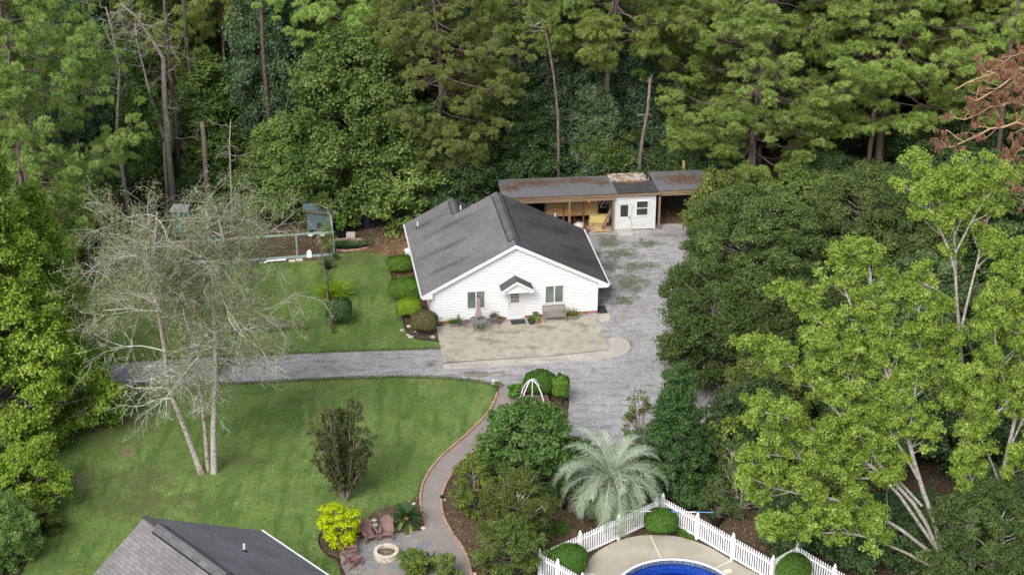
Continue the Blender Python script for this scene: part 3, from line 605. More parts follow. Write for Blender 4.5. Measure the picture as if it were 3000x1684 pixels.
mb.quad((-OV, -.328, ZE-.27), (.0, -.328, ZE-.27), (.0, -.328, zr(0)-.2), (-OV, -.328, ZE-.03)).quad((W+OV, -.328, ZE-.27), (W, -.328, ZE-.27), (W, -.328, zr(0)-.2), (W+OV, -.328, ZE-.03))
mb.build('fascia', m_trim, house)
MB().bar((-OV-.07, .3, ZE-.1), (-.06, .2, ZE-.45), .06, .08).bar((-.07, .2, ZE-.45), (-.07, .2, .2), .07, .09).build('downspout', m_trim, house)
for (x, y, h) in ((.09, 9.73, .42), (3.1, 9.4, .42)):
    z = zr(x) if x < XW else zr(XW)-SL*(x-XW)
    v = MB().tube([(x, y, z-.1), (x, y, z+h)], .055, 8).build('vent_pipe', m_trim, house); MB().lathe([(.17, 0), (.12, .05), (.06, .1)], (x, y, z-.03), 10).build('flashing', m_dark, v)
def window(x, z0, w_, h_, panes, parent, wall_y=0, glass=None, nm='window', grid=None):
    f = MB(); y = wall_y-.05; b = .07
    f.box((x+w_/2, y, z0+b/2-.07), (w_+.14, .07, b)).box((x+w_/2, y, z0+h_+.035), (w_+.14, .07, b)).box((x-.035, y, z0+h_/2), (b, .069, h_+.0)).box((x+w_+.035, y, z0+h_/2), (b, .069, h_+.0))
    o = f.build(nm, m_trim, parent)
    for i in range(panes):
        g = MB().box((x+w_*(i+.5)/panes, wall_y-.035, z0+h_/2), (w_/panes-.04, .02, h_-.01)).build('pane', glass or m_glass, o)
        if i and panes == 2: tag(g, 'greener right-hand pane'); g.data.materials[0] = m_glass2
    if panes == 2: MB().box((x+w_/2, y+.003, z0+h_/2), (.075, .06, h_)).build('sash_bar', m_trim, o)
    return o
m_glass2 = M('window_glass_green', (.11, .135, .12), .12, [(.9, (.15, .185, .155), .4, .6)], spec=.5)
window(2.32, 1.02, 1.14, 1.21, 2, house); window(7.52, 1.05, 1.18, 1.2, 2, house)
dx0, dx1 = 5.02, 5.86
d = MB().box(((dx0+dx1)/2, -.045, 1.09), (dx1-dx0, .06, 2.0)).build('door', m_door, house)
g = MB().box(((dx0+dx1)/2+.02, -.08, 1.62), (.56, .012, .78)).build('glazing', m_glass2, d)
gb = MB()
for i in range(4): gb.box(((dx0+dx1)/2+.02-.28+i*.1867, -.088, 1.62), (.022, .012, .8))
for i in range(4): gb.box(((dx0+dx1)/2+.02, -.0885, 1.23+i*.26), (.58, .013, .022))
gb.build('glazing_bars', m_trim, d)
pn = MB()
for cx in (-.2, .2): pn.box(((dx0+dx1)/2+cx, -.078, .66), (.27, .014, .72)); pn.box(((dx0+dx1)/2+cx, -.086, .66), (.19, .014, .62))
pn.build('door_panel', m_door, d)
MB().lathe([(.012, 0), (.035, .02), (.03, .05), (.01, .06)], (dx0+.08, -.12, 1.0), 10).build('door_handle', m_dark, d); MB().box((dx0+.08, -.09, 1.2), (.055, .03, .055)).build('deadbolt', m_dark, d)
MB().box((dx0-.06, -.04, 1.13), (.12, .075, 2.14)).box((dx1+.06, -.04, 1.13), (.12, .075, 2.14)).box(((dx0+dx1)/2, -.04, 2.16), (.84, .072, .1)).box((dx1+.2, -.035, 1.1), (.12, .06, 2.1)).build('door_frame', m_trim, house)
MB().box(((dx0+dx1)/2, -.1, .075), (.95, .2, .05)).build('threshold', m_galv, house)
# little gabled porch roof over the front door
px0, px1, pxm, pz0, pz1, pd = 4.43, 6.55, 5.47, 2.56, 3.2, 1.0
pr = MB(); k = math.hypot(pxm-px0, pz1-pz0)
pr.quad((px0, -pd, pz0), (pxm, -pd, pz1), (pxm, -.02, pz1), (px0, -.02, pz0), uv=[(0, 0), (0, k), (1, k), (1, 0)]); pr.quad((pxm, -pd, pz1), (px1, -pd, pz0), (px1, -.02, pz0), (pxm, -.02, pz1), uv=[(0, k), (0, 0), (1, 0), (1, k)])
p = pr.build('porch_roof', m_roof, house)
q = MB(); hh = .2
for xa, xb in ((px0, pxm), (px1, pxm)):
    s = [(xa, -pd-.012, pz0-hh), (xb, -pd-.012, pz1-hh), (xb, -pd-.012, pz1-.004), (xa, -pd-.012, pz0-.004)]; q.quad(*(s if xa < xb else s[::-1]))
    q.quad((xa, -pd-.012, pz0-hh), (xa, -.02, pz0-hh), (xb, -.02, pz1-hh), (xb, -pd-.012, pz1-hh))
q.quad((px0, -pd, pz0-hh), (px0, -pd, pz0-.01), (px0, -.02, pz0-.01), (px0, -.02, pz0-hh)).quad((px1, -pd, pz0-hh), (px1, -.02, pz0-hh), (px1, -.02, pz0-.01), (px1, -pd, pz0-.01))
q.box((px0+.12, -pd+.05, pz0-hh+.02), (.3, .12, .12)).box((px1-.12, -pd+.05, pz0-hh+.02), (.3, .12, .12))
q.quad((px0+.25, -pd+.18, pz0-hh+.02), (px1-.25, -pd+.18, pz0-hh+.02), (pxm, -pd+.18, pz1-hh)).quad((px0+.1, -pd, pz0-hh+.015), (px1-.1, -pd, pz0-hh+.015), (px1-.1, -.03, pz0-hh+.015), (px0+.1, -.03, pz0-hh+.015)); q.build('porch_trim', m_trim, p)
MB().box((.55, -.06, .55), (.16, .06, .12)).build('outlet_box', m_trim, house)
# ================================================================== FOREGROUND HOUSE (bottom left)
ZH, ZF = 6.45, 2.6; Ap = np.array(G(425, 1513, ZH)); Bp = np.array(G(763, 1551, ZF)); fa = R(-45.93); HW = float(np.linalg.norm((Bp-Ap)[:2]))
fh = thing('grey_shingled_house', 'house cropped by the lower frame, seen as a grey shingle gable roof', 'house', (Ap[0], Ap[1], 0), fa)
# local x runs along the ridge away from the far gable, y: + is the yellow-shrub side
LEN = 15; k = math.hypot(HW, ZH-ZF)
def fr(sgn, m, lab=None):
    mb = MB(); P = [(0, 0, ZH), (LEN, 0, ZH), (LEN, sgn*HW, ZF), (0, sgn*HW, ZF)]; U = [(0, k), (LEN, k), (LEN, 0), (0, 0)]
    if sgn > 0: P = P[::-1]; U = U[::-1]
    mb.quad(*P, uv=U); mb.quad(*[(a, b, c-.12) for a, b, c in P[::-1]], uv=[(0, 0)]*4)
    mb.quad((0, 0, ZH), (0, 0, ZH-.12), (0, sgn*HW, ZF-.12), (0, sgn*HW, ZF), uv=[(0, 0)]*4).quad((0, sgn*HW, ZF), (0, sgn*HW, ZF-.12), (LEN, sgn*HW, ZF-.12), (LEN, sgn*HW, ZF), uv=[(0, 0)]*4)
    o = mb.build('roof', m, fh); return tag(o, lab) if lab else o
m_fl = SHINGLE('light_grey_shingle', (.15, .145, .145), (.225, .215, .21), (.075, .072, .072), .3, .2); m_fr = SHINGLE('slate_grey_shingle', (.13, .13, .142), (.185, .185, .2), (.065, .065, .072), .5, .16)
fr(-1, m_fl, 'lighter left slope with large square shingles'); fr(1, m_fr, 'darker right slope of fine shingles')
mb = MB(); w_, hh = .34, .1; s_ = (ZH-ZF)/HW; P = [(-w_, -w_*s_+.04), (-w_*.75, -w_*.75*s_+.13), (0, .15), (w_*.75, -w_*.75*s_+.13), (w_, -w_*s_+.04)]
for x0, x1 in ((1.1, 6.6), (8.2, 13)):
    for i in range(4): mb.quad((x0, P[i][0], ZH+P[i][1]), (x1, P[i][0], ZH+P[i][1]), (x1, P[i+1][0], ZH+P[i+1][1]), (x0, P[i+1][0], ZH+P[i+1][1]), uv=[(P[i][0]+9, x0), (P[i][0]+9, x1), (P[i][0]+9.2, x1), (P[i][0]+9.2, x0)])
    mb.quad(*[(x1, a, ZH+b) for a, b in P], uv=[(0, 0)]*5); mb.quad(*[(x0, a, ZH+b) for a, b in P[::-1]], uv=[(0, 0)]*5)
o = mb.build('ridge_vent', m_cap, fh); s2 = MB()
for x0, x1 in ((1.1, 6.6), (8.2, 13)):
    for sg in (-1, 1): s2.bar((x0, sg*(w_+.02), ZH-w_*s_+.04), (x1, sg*(w_+.02), ZH-w_*s_+.04), .05, .07)
s2.build('vent_slot', m_dark, o)
mb = MB(); c = MB()
for i in range(34): c.box((.14+i*.44, 0, ZH+.012), (.43, .3, .03), 0)
c.build('ridge_cap', m_cap, fh)
MB().bar((-.02, HW+.03, ZF-.04), (LEN, HW+.03, ZF-.04), .09, .12).build('drip_edge', m_trim, fh)
MB().quad((.02, .0, ZH-.13), (.02, HW, ZF-.13), (.02, HW, ZF-.35), (.02, 0, ZH-.35)).quad((.02, 0, ZH-.13), (.02, 0, ZH-.35), (.02, -HW, ZF-.35), (.02, -HW, ZF-.13)).build('fascia', m_trim, fh)
mb = MB(); e = HW-.5; zt = ZF+.5*s_-.13
mb.quad((.4, -e, 0), (.4, e, 0), (.4, e, zt), (.4, 0, ZH-.13), (.4, -e, zt)).quad((.4, e, 0), (LEN, e, 0), (LEN, e, zt), (.4, e, zt)).quad((.4, -e, 0), (.4, -e, zt), (LEN, -e, zt), (LEN, -e, 0)); mb.build('wall', m_white, fh)
y = 3.25; x = 3.25; z = ZH-s_*y
v = MB().tube([(x, y, z-.05), (x, y, z+.42)], .06, 8).build('vent_pipe', m_trim, fh); MB().lathe([(.16, 0), (.1, .06), (.065, .16)], (x, y, z-.03), 10).build('flashing', m_dark, v)
# ================================================================== SHED
SA = R(5.5); S0 = G(1799, 675); SX = (S0[0], S0[1])
def s2w(x, y, z=0): return (SX[0]+x*cos(SA)-y*sin(SA), SX[1]+x*sin(SA)+y*cos(SA), z)
shed = thing('storage_shed', 'long low open-fronted shed with metal roof and a small white room in the middle', 'shed', (SX[0], SX[1], 0), SA)
def rz_(x, y): return 3.12-.085*(y+.35)-(x*.0)
def shroof(name, x0, x1, y0, y1, m, dz=0, ribs=None, lab=None, corr=0):
    mb = MB(); d = lambda x, y, e=0: (x, y, rz_(x, y)+dz+e)
    if corr:
        n = int((x1-x0)/.05)
        for i in range(n):
            xa, xb = x0+(x1-x0)*i/n, x0+(x1-x0)*(i+1)/n; mb.quad(d(xa, y0, .025*(i % 2)), d(xb, y0, .025*((i+1) % 2)), d(xb, y1, .025*((i+1) % 2)), d(xa, y1, .025*(i % 2)))
    else: mb.quad(d(x0, y0), d(x1, y0), d(x1, y1), d(x0, y1))
    mb.quad(d(x0, y0, -.04), d(x0, y1, -.04), d(x1, y1, -.04), d(x1, y0, -.04)).quad(d(x0, y0, -.04), d(x1, y0, -.04), d(x1, y0), d(x0, y0)).quad(d(x0, y0, -.04), d(x0, y0), d(x0, y1), d(x0, y1, -.04)).quad(d(x1, y0, -.04), d(x1, y1, -.04), d(x1, y1), d(x1, y0))
    if ribs:
        x = x0+ribs
        while x < x1-.1: mb.bar(d(x, y0+.01, .012), d(x, y1-.01, .012), .03, .03); x += ribs
    o = mb.build(name, m, shed); return tag(o, lab) if lab else o
shroof('metal_roof', -8.3, .12, -.4, 3.9, m_grey, 0, .62); shroof('metal_roof', 3.15, 7.4, -.2, 4.3, m_grey, .05, .62)
shroof('felt_roof', .14, 3.13, -.38, 2.35, m_felt, .02); shroof('corrugated_roof', .0, 2.75, 2.3, 4.1, m_corr, .07, corr=1)
mb = MB(); mb.bar((-8.1, -.28, 2.92), (3.3, -.28, 2.92), .05, .2).bar((-8.1, -.2, 2.66), (0, -.2, 2.66), .1, .28).bar((3.2, -.1, 2.95), (7.3, -.1, 2.95), .05, .2).bar((3.3, -.05, 2.74), (7.3, -.05, 2.74), .09, .16)
mb.build('front_beam', m_wood, shed)
for x in (-7.9, -3.35, -.12, 3.3, 7.15): MB().box((x, -.1, 1.3), (.15, .15, 2.56)).build('post', m_wood, shed)
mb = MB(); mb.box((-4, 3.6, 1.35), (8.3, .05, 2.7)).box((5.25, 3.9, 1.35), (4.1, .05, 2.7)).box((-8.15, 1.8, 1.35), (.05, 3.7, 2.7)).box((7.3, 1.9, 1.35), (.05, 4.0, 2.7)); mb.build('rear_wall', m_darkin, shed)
MB().box((-3.0, 1.5, 1.4), (3.9, .06, 1.5)).build('plywood_panel', m_ply, shed)
mb = MB()
for x in (-4.95, -3.6, -2.1, -1.05): mb.box((x, 1.4, 1.3), (.1, .1, 2.6))
mb.bar((-3.4, .3, 2.05), (-.2, .3, 2.15), .05, .07).bar((-.25, .9, .05), (-.12, .9, 2.5), .1, .1).bar((-.9, -.0, .2), (-.25, .2, 1.6), .22, .06); mb.build('stud_frame', m_wood, shed)
zw = 2.78
siding((0, 0), (3.02, 0), .08, lambda s: zw, (0, -1), .17).build('room_wall', m_dirtyw, shed)
for x in (0, 3.02): MB().quad((x, 3.5, 0), (x, 0, 0), (x, 0, zw), (x, 3.5, zw)).build('room_side', m_dirtyw, shed)
MB().box((.04, -.05, 1.4), (.12, .05, 2.7)).box((2.98, -.05, 1.4), (.12, .05, 2.7)).box((1.5, -.05, 2.73), (2.84, .05, .1)).build('corner_trim', m_dirtyw, shed)
d = MB().box((.74, -.06, 1.09), (.82, .06, 2.0)).build('door', m_dirtyw, shed); MB().box((.7, -.1, 1.58), (.56, .015, .92)).build('door_glass', m_glassd, d); MB().box((1.08, -.12, 1.0), (.05, .06, .1)).build('door_handle', m_dark, d); MB().box((1.08, -.12, 1.13), (.04, .05, .05)).build('deadbolt', m_dark, d)
MB().box((.28, -.06, 1.12), (.09, .09, 2.14)).box((1.2, -.06, 1.12), (.09, .09, 2.14)).box((.74, -.06, 2.17), (.83, .088, .09)).build('door_frame', m_dirtyw, shed)
wn = window(1.62, 1.18, .82, 1.1, 1, shed, -.02, m_glassd); MB().box((2.03, -.075, 1.73), (.82, .03, .05)).build('sash_bar', m_trim, wn)
o = s2w(.72, -.62); tag(MB().box((0, 0, .05), (1.15, .9, .1), SA).build('door_step', m_conc2, None, bevel=.015, loc=(o[0], o[1], .008)), 'flat concrete step slab at the shed room door', 'step')
# ================================================================== PATH EDGES, FIRE PIT
def edging(name, px, label, seed, w=.11, L=.22, h=.1):
    pts = smoothpoly(gp(px), 2, False); rs = random.Random(seed); mb = MB(); acc = 0; P = np.array(pts); d = np.r_[0, np.cumsum(np.linalg.norm(np.diff(P, axis=0), axis=1))]
    s = 0
    while s < d[-1]-L:
        a = [np.interp(s, d, P[:, i]) for i in (0, 1)]; b = [np.interp(s+L*.93, d, P[:, i]) for i in (0, 1)]
        mb.box(((a[0]+b[0])/2+rs.uniform(-.012, .012), (a[1]+b[1])/2+rs.uniform(-.012, .012), .02+h/2+rs.uniform(-.015, .01)), (L*.92, w, h), math.atan2(b[1]-a[1], b[0]-a[0])+rs.uniform(-.08, .08)); s += L
    return tag(mb.build(name, m_brickp), label, 'edging')
edging('brick_edging', pathL[1:], 'curved brick edging between the front lawn and the winding path', 1)
edging('brick_edging', pathR[1:5], 'short brick edging on the right of the path beside the white hoops', 2)
edging('brick_edging', pathR[4:], 'long brick edging along the planted right side of the winding path', 3)
edging('brick_edging', [(1112, 754), (1060, 734), (1010, 736), (985, 736)][::-1] if 0 else [(985, 735), (1015, 737), (1050, 734), (1078, 727), (1084, 720)], 'brick edging curving round the nursery pots beside the chicken run', 4, .14)
def metal_edge(name, px, label):
    mb = MB(); P = smoothpoly(gp(px), 2, False)
    for a, b in zip(P[:-1], P[1:]): mb.bar((*a, .03), (*b, .03), .03, .1)
    tag(mb.build(name, m_black), label, 'edging')
metal_edge('bed_edging', [(1288, 1001), (1230, 996), (1202, 986), (1185, 960), (1171, 900), (1155, 845), (1145, 800), (1137, 750)], 'thin black edging strip round the shrub bed left of the white house')
metal_edge('bed_edging', [(1040, 1740), (998, 1662), (990, 1635), (955, 1627), (932, 1594), (934, 1566), (958, 1544)], 'thin black edging strip behind the fire pit chairs')
def z4(X, Y): return (900+X/5.092, 1400+Y/5.092)
fp = G(*z4(1183, 1170)); pitt = thing('fire_pit', 'round stone block fire pit ringed by mauve chairs', 'fire pit', (fp[0], fp[1], .02))
rs = random.Random(3)
for c in range(2):
    mb = MB(); n = 15
    for i in range(n):
        a = 2*pi*(i+c*.5)/n; mb.box((.57*cos(a), .57*sin(a), .09+c*.165), (.15+rs.uniform(-.015, .02), .235, .155), a+rs.uniform(-.04, .04))
    mb.build('stone_course', m_stone, pitt, bevel=.015)
mb = MB()
for i in range(15): a = 2*pi*i/15; mb.box((.565*cos(a), .565*sin(a), .36), (.2, .238, .05), a)
mb.build('cap_stones', m_stone, pitt, bevel=.01)
MB().lathe([(.5, .2), (.3, .215), (.01, .225)], k=20, cap=False).build('ash_bed', m_ash, pitt)
mb = MB()
for i in range(16): a = rs.uniform(0, 6.28); r = rs.uniform(.02, .2); mb.tube([(r*cos(a), r*sin(a), .25), (r*cos(a)+rs.uniform(-.22, .22), r*sin(a)+rs.uniform(-.22, .22), .24+rs.uniform(0, .08))], [.025, .012], 5)
mb.build('burnt_wood', m_log, pitt)
slabs = [((770, 960), [(750, 930), (870, 1010), (1000, 1060), (985, 1100), (790, 1105), (745, 1060)], m_slate, 'grey slate paver just left of the fire pit'),
 ((1000, 970), [(930, 940), (1060, 945), (1110, 985), (1010, 1040), (930, 1000)], m_slate, 'grey slate paver behind the fire pit between two chairs'),
 ((1340, 960), [(1240, 950), (1400, 915), (1450, 935), (1440, 975), (1330, 1010), (1230, 980)], m_slate, 'dark slate paver behind the fire pit below the facing chair'),
 ((1340, 850), [(1300, 830), (1420, 855), (1420, 875), (1310, 870)], m_slateg, 'small slate paver beside the facing chair leg'),
 ((1600, 900), [(1460, 870), (1500, 850), (1630, 880), (1720, 860), (1760, 885), (1700, 940), (1590, 975), (1540, 940)], m_slateg, 'large mottled flagstone nearest the sago palm'),
 ((1740, 1010), [(1785, 935), (1870, 965), (1700, 1085), (1610, 1045)], m_slateb, 'smooth rectangular bluish paver near the path'),
 ((1460, 1050), [(1390, 1020), (1530, 1010), (1540, 1060), (1400, 1070)], m_slate, 'pale slate paver right of the fire pit'),
 ((870, 1210), [(770, 1190), (850, 1140), (960, 1150), (980, 1250), (850, 1285), (800, 1250)], m_slate, 'large slate paver left of the fire pit front'),
 ((960, 1340), [(860, 1345), (930, 1270), (1090, 1280), (1080, 1330), (930, 1400)], m_slate, 'dark slate paver in front of the fire pit'),
 ((1260, 1340), [(1180, 1300), (1300, 1260), (1360, 1300), (1370, 1380), (1200, 1370)], m_slate, 'grey slate paver in front of the fire pit beside the shrubs'),
 ((690, 1370), [(620, 1340), (740, 1345), (830, 1410), (810, 1446), (660, 1430)], m_slateg, 'olive stained paver below the lower left chair'),
 ((1900, 1120), [(1800, 1110), (1900, 1080), (1960, 1130), (1850, 1160)], m_slate, 'faint slate paver beside the shrubs at the path')]
for c, poly, m, lab in slabs:
    c3 = G(*z4(*c)); pl = [np.array(G(*z4(*p))[:2])-np.array(c3[:2]) for p in poly]; pl = ccw([tuple(p) for p in pl])
    tag(MB().prism(pl, 0, .012).build('flagstone', m, None, loc=(c3[0], c3[1], .021)), lab, 'paver', 'slate pavers round the fire pit')
# ------------------------------------------------------------------ garden chairs
def back_curve(i, n):  # fan of slats
    return (i-(n-1)/2)/((n-1)/2)
def adirondack():
    t = thing('garden_chair', 'x', 'chair', (0, 0, 0), 0, 'mauve slatted garden chairs round the fire pit')
    mb = MB()   # faces -y ; seat
    for i in range(6):
        s = i/5; y = -.32+s*.5; z = .36-s*.12+(-.02 if i == 0 else 0); mb.box((0, y, z), (.54-.03*s, .085, .028), 0)
    mb.box((-.25, -.06, .28), (.03, .56, .08)).box((.25, -.06, .28), (.03, .56, .08)); mb.build('seat', m_adir, t)
    mb = MB(); hs = [.74, .83, .88, .9, .88, .83, .74]
    for i in range(7):
        f = back_curve(i, 7); x0 = f*.21; x1 = f*.31; h = hs[i]; th = R(27)
        mb.bar((x0, .2, .2), (x1, .2+h*sin(th), .2+h*cos(th)), .071, .022)
    for h in (.35, .62): mb.bar((-.27-h*.03, .225+h*sin(th), .2+h*cos(th)), (.27+h*.03, .225+h*sin(th), .2+h*cos(th)), .03, .06)
    mb.build('backrest', m_adir, t)
    for s in (-1, 1):
        mb = MB(); mb.prism([(s*.28, -.4), (s*.40, -.42), (s*.41, -.1), (s*.36, .3), (s*.3, .34), (s*.28, -.1)][::s], .56, .59); mb.build('arm', m_adir, t)
        MB().bar((s*.33, -.33, 0), (s*.31, -.33, .56), .05, .11).build('leg', m_adir, t); MB().bar((s*.3, .5, 0), (s*.29, .12, .34), .05, .1).build('leg', m_adir, t)
    return t
def copy_tree(o, parent=None):
    c = o.copy(); COL.objects.link(c); c.parent = parent
    for ch in [q for q in bpy.data.objects if q.parent == o]: copy_tree(ch, c)
    return c
ac = adirondack()
for i, (X, Y, fc, lab) in enumerate([(1190, 880, None, 'mauve slatted chair squarely facing the camera behind the fire pit, beside the sago palm'), (925, 920, (1150, 1200), 'mauve slatted chair turned to the right between the yellow shrub and the facing chair'),
        (640, 1110, (1150, 1090), 'mauve slatted chair seen side-on just below the yellow shrub'), (690, 1290, (1150, 1080), 'lowest mauve slatted chair, overlapping the side-on chair and nearest the roof corner')]):
    c = ac if i == 0 else copy_tree(ac); p = G(*z4(X, Y)); c.location = (p[0], p[1], .025)
    if fc: q = G(*z4(*fc)); c.rotation_euler.z = math.atan2(q[1]-p[1], q[0]-p[0])+pi/2
    else: c.rotation_euler.z = R(2)
    c['label'] = lab
pk = G(*z4(800, 1270)); st = thing('roasting_stick', 'thin dark stick leaning by the lowest mauve chair', 'stick', (pk[0], pk[1], .03))
MB().tube([(-.25, .2, .35), (.22, -.12, .02)], .016, 5).build('stick', m_dark, st)
# ------------------------------------------------------------------ patio furniture
def z1(X, Y): return (1150+X/2.583, 540+Y/2.583)
T = G(*z1(650, 1027), .78); PZ = .062
tb = thing('patio_table', 'round grey mesh patio table with the folded parasol through it', 'table', (T[0], T[1], PZ))
MB().lathe([(.04, .705), (.58, .705), (.6, .712), (.6, .725), (.58, .728), (.04, .722)], k=32, cap=True).build('table_top', m_mesh, tb); 
mb = MB(); mb.tube([(.6*cos(a), .6*sin(a), .715) for a in np.linspace(0, 2*pi, 33)], .022, 5, False); mb.build('rim', m_iron, tb)
for i in range(4): a = pi/4+i*pi/2; MB().tube([(.48*cos(a), .48*sin(a), .7), (.36*cos(a), .36*sin(a), .4), (.4*cos(a), .4*sin(a), .15), (.52*cos(a), .52*sin(a), 0)], .018, 5).build('leg', m_iron, tb)
um = thing('patio_umbrella', 'folded dusty pink parasol standing in the round table', 'umbrella', (T[0], T[1], PZ))
MB().tube([(0, 0, .02), (0, 0, 2.3)], .022, 8).build('pole', m_navy, um); mb = MB(); k = 20; n0 = 0
prof = [(.18, 1.02), (.2, 1.1), (.155, 1.35), (.11, 1.55), (.105, 1.8), (.125, 1.98), (.12, 2.02), (.085, 2.15), (.055, 2.36), (.02, 2.42)]
for r, z in prof:
    for j in range(k): a = 2*pi*j/k; rr = r*(1+.22*(-1)**j); mb.v.append((rr*cos(a), rr*sin(a), z))
for i in range(len(prof)-1):
    for j in range(k): a = i*k+j; b = i*k+(j+1) % k; mb.f.append((a, b, b+k, a+k))
mb.build('canopy', m_umb, um); MB().lathe([(.05, 2.4), (.06, 2.44), (.04, 2.49), (.01, 2.5)], k=8).build('finial', m_dark, um)
MB().lathe([(.26, 0), (.27, .05), (.2, .09), (.04, .12)], k=18).build('base', m_planter, um)
def wire_chair(name_lab, X, Y, face):
    p = G(*z1(X, Y)); t = thing('wire_chair', name_lab, 'chair', (p[0], p[1], PZ), face, 'wrought iron patio chairs')
    for s in (-1, 1):
        MB().tube([(s*.25, -.26, 0), (s*.26, -.24, .42), (s*.27, -.24, .62), (s*.27, .1, .64), (s*.25, .24, .6)], .013, 5).build('arm', m_iron, t)
        MB().tube([(s*.25, .3, 0), (s*.25, .22, .42), (s*.24, .36, .95)], .014, 5).build('leg', m_iron, t)
    for nm, f in (('seat', lambda u, v: (u*.25, -.25+v*.47, .42-.02*v)), ('backrest', lambda u, v: (u*.24, .22+v*.14, .44+v*.52))):
        mb = MB()
        for i in range(9): u = -1+i/4; mb.tube([f(u, 0), f(u, 1)], .007, 3)
        for i in range(9): v = i/8; mb.tube([f(-1, v), f(1, v)], .007, 3)
        mb.tube([f(-1, 0), f(1, 0), f(1, 1), f(-1, 1), f(-1, 0)], .014, 5); mb.build(nm, m_iron, t)
wire_chair('black wire patio chair left of the round table, angled toward it', 535, 1100, R(75)); wire_chair('black wire patio chair right of the round table, back to the wall', 775, 1085, R(-4))
bp = h2w(8.0, -.75); bn = thing('garden_bench', 'silvered wooden slatted bench against the house wall under the right window', 'bench', (bp[0], bp[1], PZ), HA)
mb = MB()
for i in range(5): mb.box((0, -.2+i*.1, .43), (1.5, .08, .03))
mb.box((0, -.23, .38), (1.45, .03, .07)); mb.build('seat', m_greyw, bn)
mb = MB()
for i in range(21): x = -.66+i*.066; mb.bar((x, .25, .5), (x, .33, .9), .035, .015)
mb.bar((-.75, .335, .93), (.75, .335, .93), .05, .1).bar((-.72, .245, .5), (.72, .245, .5), .04, .06); mb.build('backrest', m_greyw, bn)
for s in (-1, 1):
    MB().bar((s*.72, -.24, 0), (s*.72, -.24, .64), .06, .06).build('leg', m_greyw, bn); MB().bar((s*.72, .22, 0), (s*.72, .33, .97), .06, .06).build('leg', m_greyw, bn); MB().bar((s*.72, -.3, .66), (s*.72, .3, .68), .08, .035).build('arm', m_greyw, bn)
rgp = np.random.default_rng(5)
def plantmesh(n, Rr, H, m, leaf=.05, blade=False, seed=1, name='foliage'):
    rg = np.random.default_rng(seed)
    if blade:
        P = np.zeros((n, 3)); P[:, :2] = rg.normal(size=(n, 2))*Rr*.25; D = np.c_[rg.normal(size=(n, 2))*.55, np.ones(n)]; D = unit(D); L = H*rg.uniform(.6, 1.15, (n, 1)); w = leaf*.5
        s = unit(np.cross(D, rdir(rg, n)))*w; tip = P+D*L; out = np.c_[D[:, :2], np.zeros(n)]*L*.45; tip = tip+out; tip[:, 2] -= np.hypot(out[:, 0], out[:, 1])*.6; mid = P+D*L*.6+out*.15
        val = rg.random(n); return leafmesh(name, [(np.stack([P-s, P+s, mid+s*.8, mid-s*.8], 1), val), (np.stack([mid-s*.8, mid+s*.8, tip], 1), val)], m)
    C = rdir(rg, 14)*np.array([Rr, Rr, H*.5])*.55+np.array([0, 0, H*.5]); return leafmesh(name, [clumps(rg, C, Rr*.6, n//14, leaf, .9)], m)
def potted(label, loc, pr_, ph, pm, fm, H, n=260, blade=False, leaf=.045, Rr=None, seed=1, group='potted plants on the patio', box=None):
    t = thing('potted_plant', label, 'potted plant', loc, HA, group)
    if box: MB().box((0, 0, ph/2), (box, .26, ph)).box((0, 0, ph+.01), (box+.05, .3, .04)).build('planter', pm, t, bevel=.01)
    else: MB().lathe([(pr_*.72, 0), (pr_*.98, ph*.6), (pr_, ph*.9), (pr_*1.1, ph*.93), (pr_*1.1, ph), (pr_*.9, ph), (pr_*.85, ph*.85)], k=16).build('pot', pm, t, True)
    if box:
        me = plantmesh(n, Rr or .15, H, fm, leaf, blade, seed)
        for i in range(3): link('foliage', me, t, (-box*.33+i*box*.33, 0, ph))
    else: link('foliage', plantmesh(n, Rr or pr_*1.2, H, fm, leaf, blade, seed), t, (0, 0, ph))
    return t
def pz(X, Y, h=PZ): q = G(*z1(X, Y)); return (q[0], q[1], h)
potted('green bushy plant in a dark blue glazed bowl, frontmost of the pots by the bench', pz(1052, 1058), .25, .24, m_bluepot, l_fern, .2, 300)
potted('lime plant in a small terracotta pot beside the bench', pz(1098, 1055), .18, .26, m_terr, l_hedgel, .12, 160)
potted('plant in a pale stone bowl against the wall left of the bench', pz(1085, 1018), .21, .18, m_stonepot, l_mid, .26, 240)
potted('plant in a terracotta pot right of the right-hand wire chair', pz(812, 1050), .18, .3, m_terr, l_mid, .12, 160)
potted('plant in a grey stone bowl behind the right-hand wire chair', pz(763, 1035), .24, .22, m_stonepot, l_dark, .28, 260)
potted('long mossy planter of spiky leaves left of the round table', pz(475, 1078), 0, .2, m_planter, l_fern, .45, 70, True, .04, box=.75)
potted('long mossy planter of pale strappy leaves right of the bench', pz(1357, 1022), 0, .2, m_planter, l_olive, .62, 60, True, .04, box=.8)
q = h2w(5.6, -.62); tag(MB().box((0, 0, .008), (.98, .62, .015), HA).build('doormat', m_mat, None, loc=(q[0], q[1], PZ)), 'dark doormat on the patio at the front door', 'doormat')
q = G(1763, 909); tag(MB().box((0, 0, .008), (.62, 1.1, .015), HA).build('doormat', m_mat, None, loc=(q[0], q[1], .052)), 'dark doormat on the side slab round the right corner of the house', 'doormat')
q = G(1196, 768); tk = thing('water_tank_lid', 'white domed drum lid between the hedge and the house eave', 'drum', (q[0]+.1, q[1], 0))
MB().lathe([(.3, 0), (.31, .9), (.0, .9)], k=20, cap=False).build('drum_body', m_trim, tk); MB().lathe([(.36, .9), (.37, .96), (.25, 1.04), (.01, 1.07)], k=20).build('lid', m_trim, tk, True)
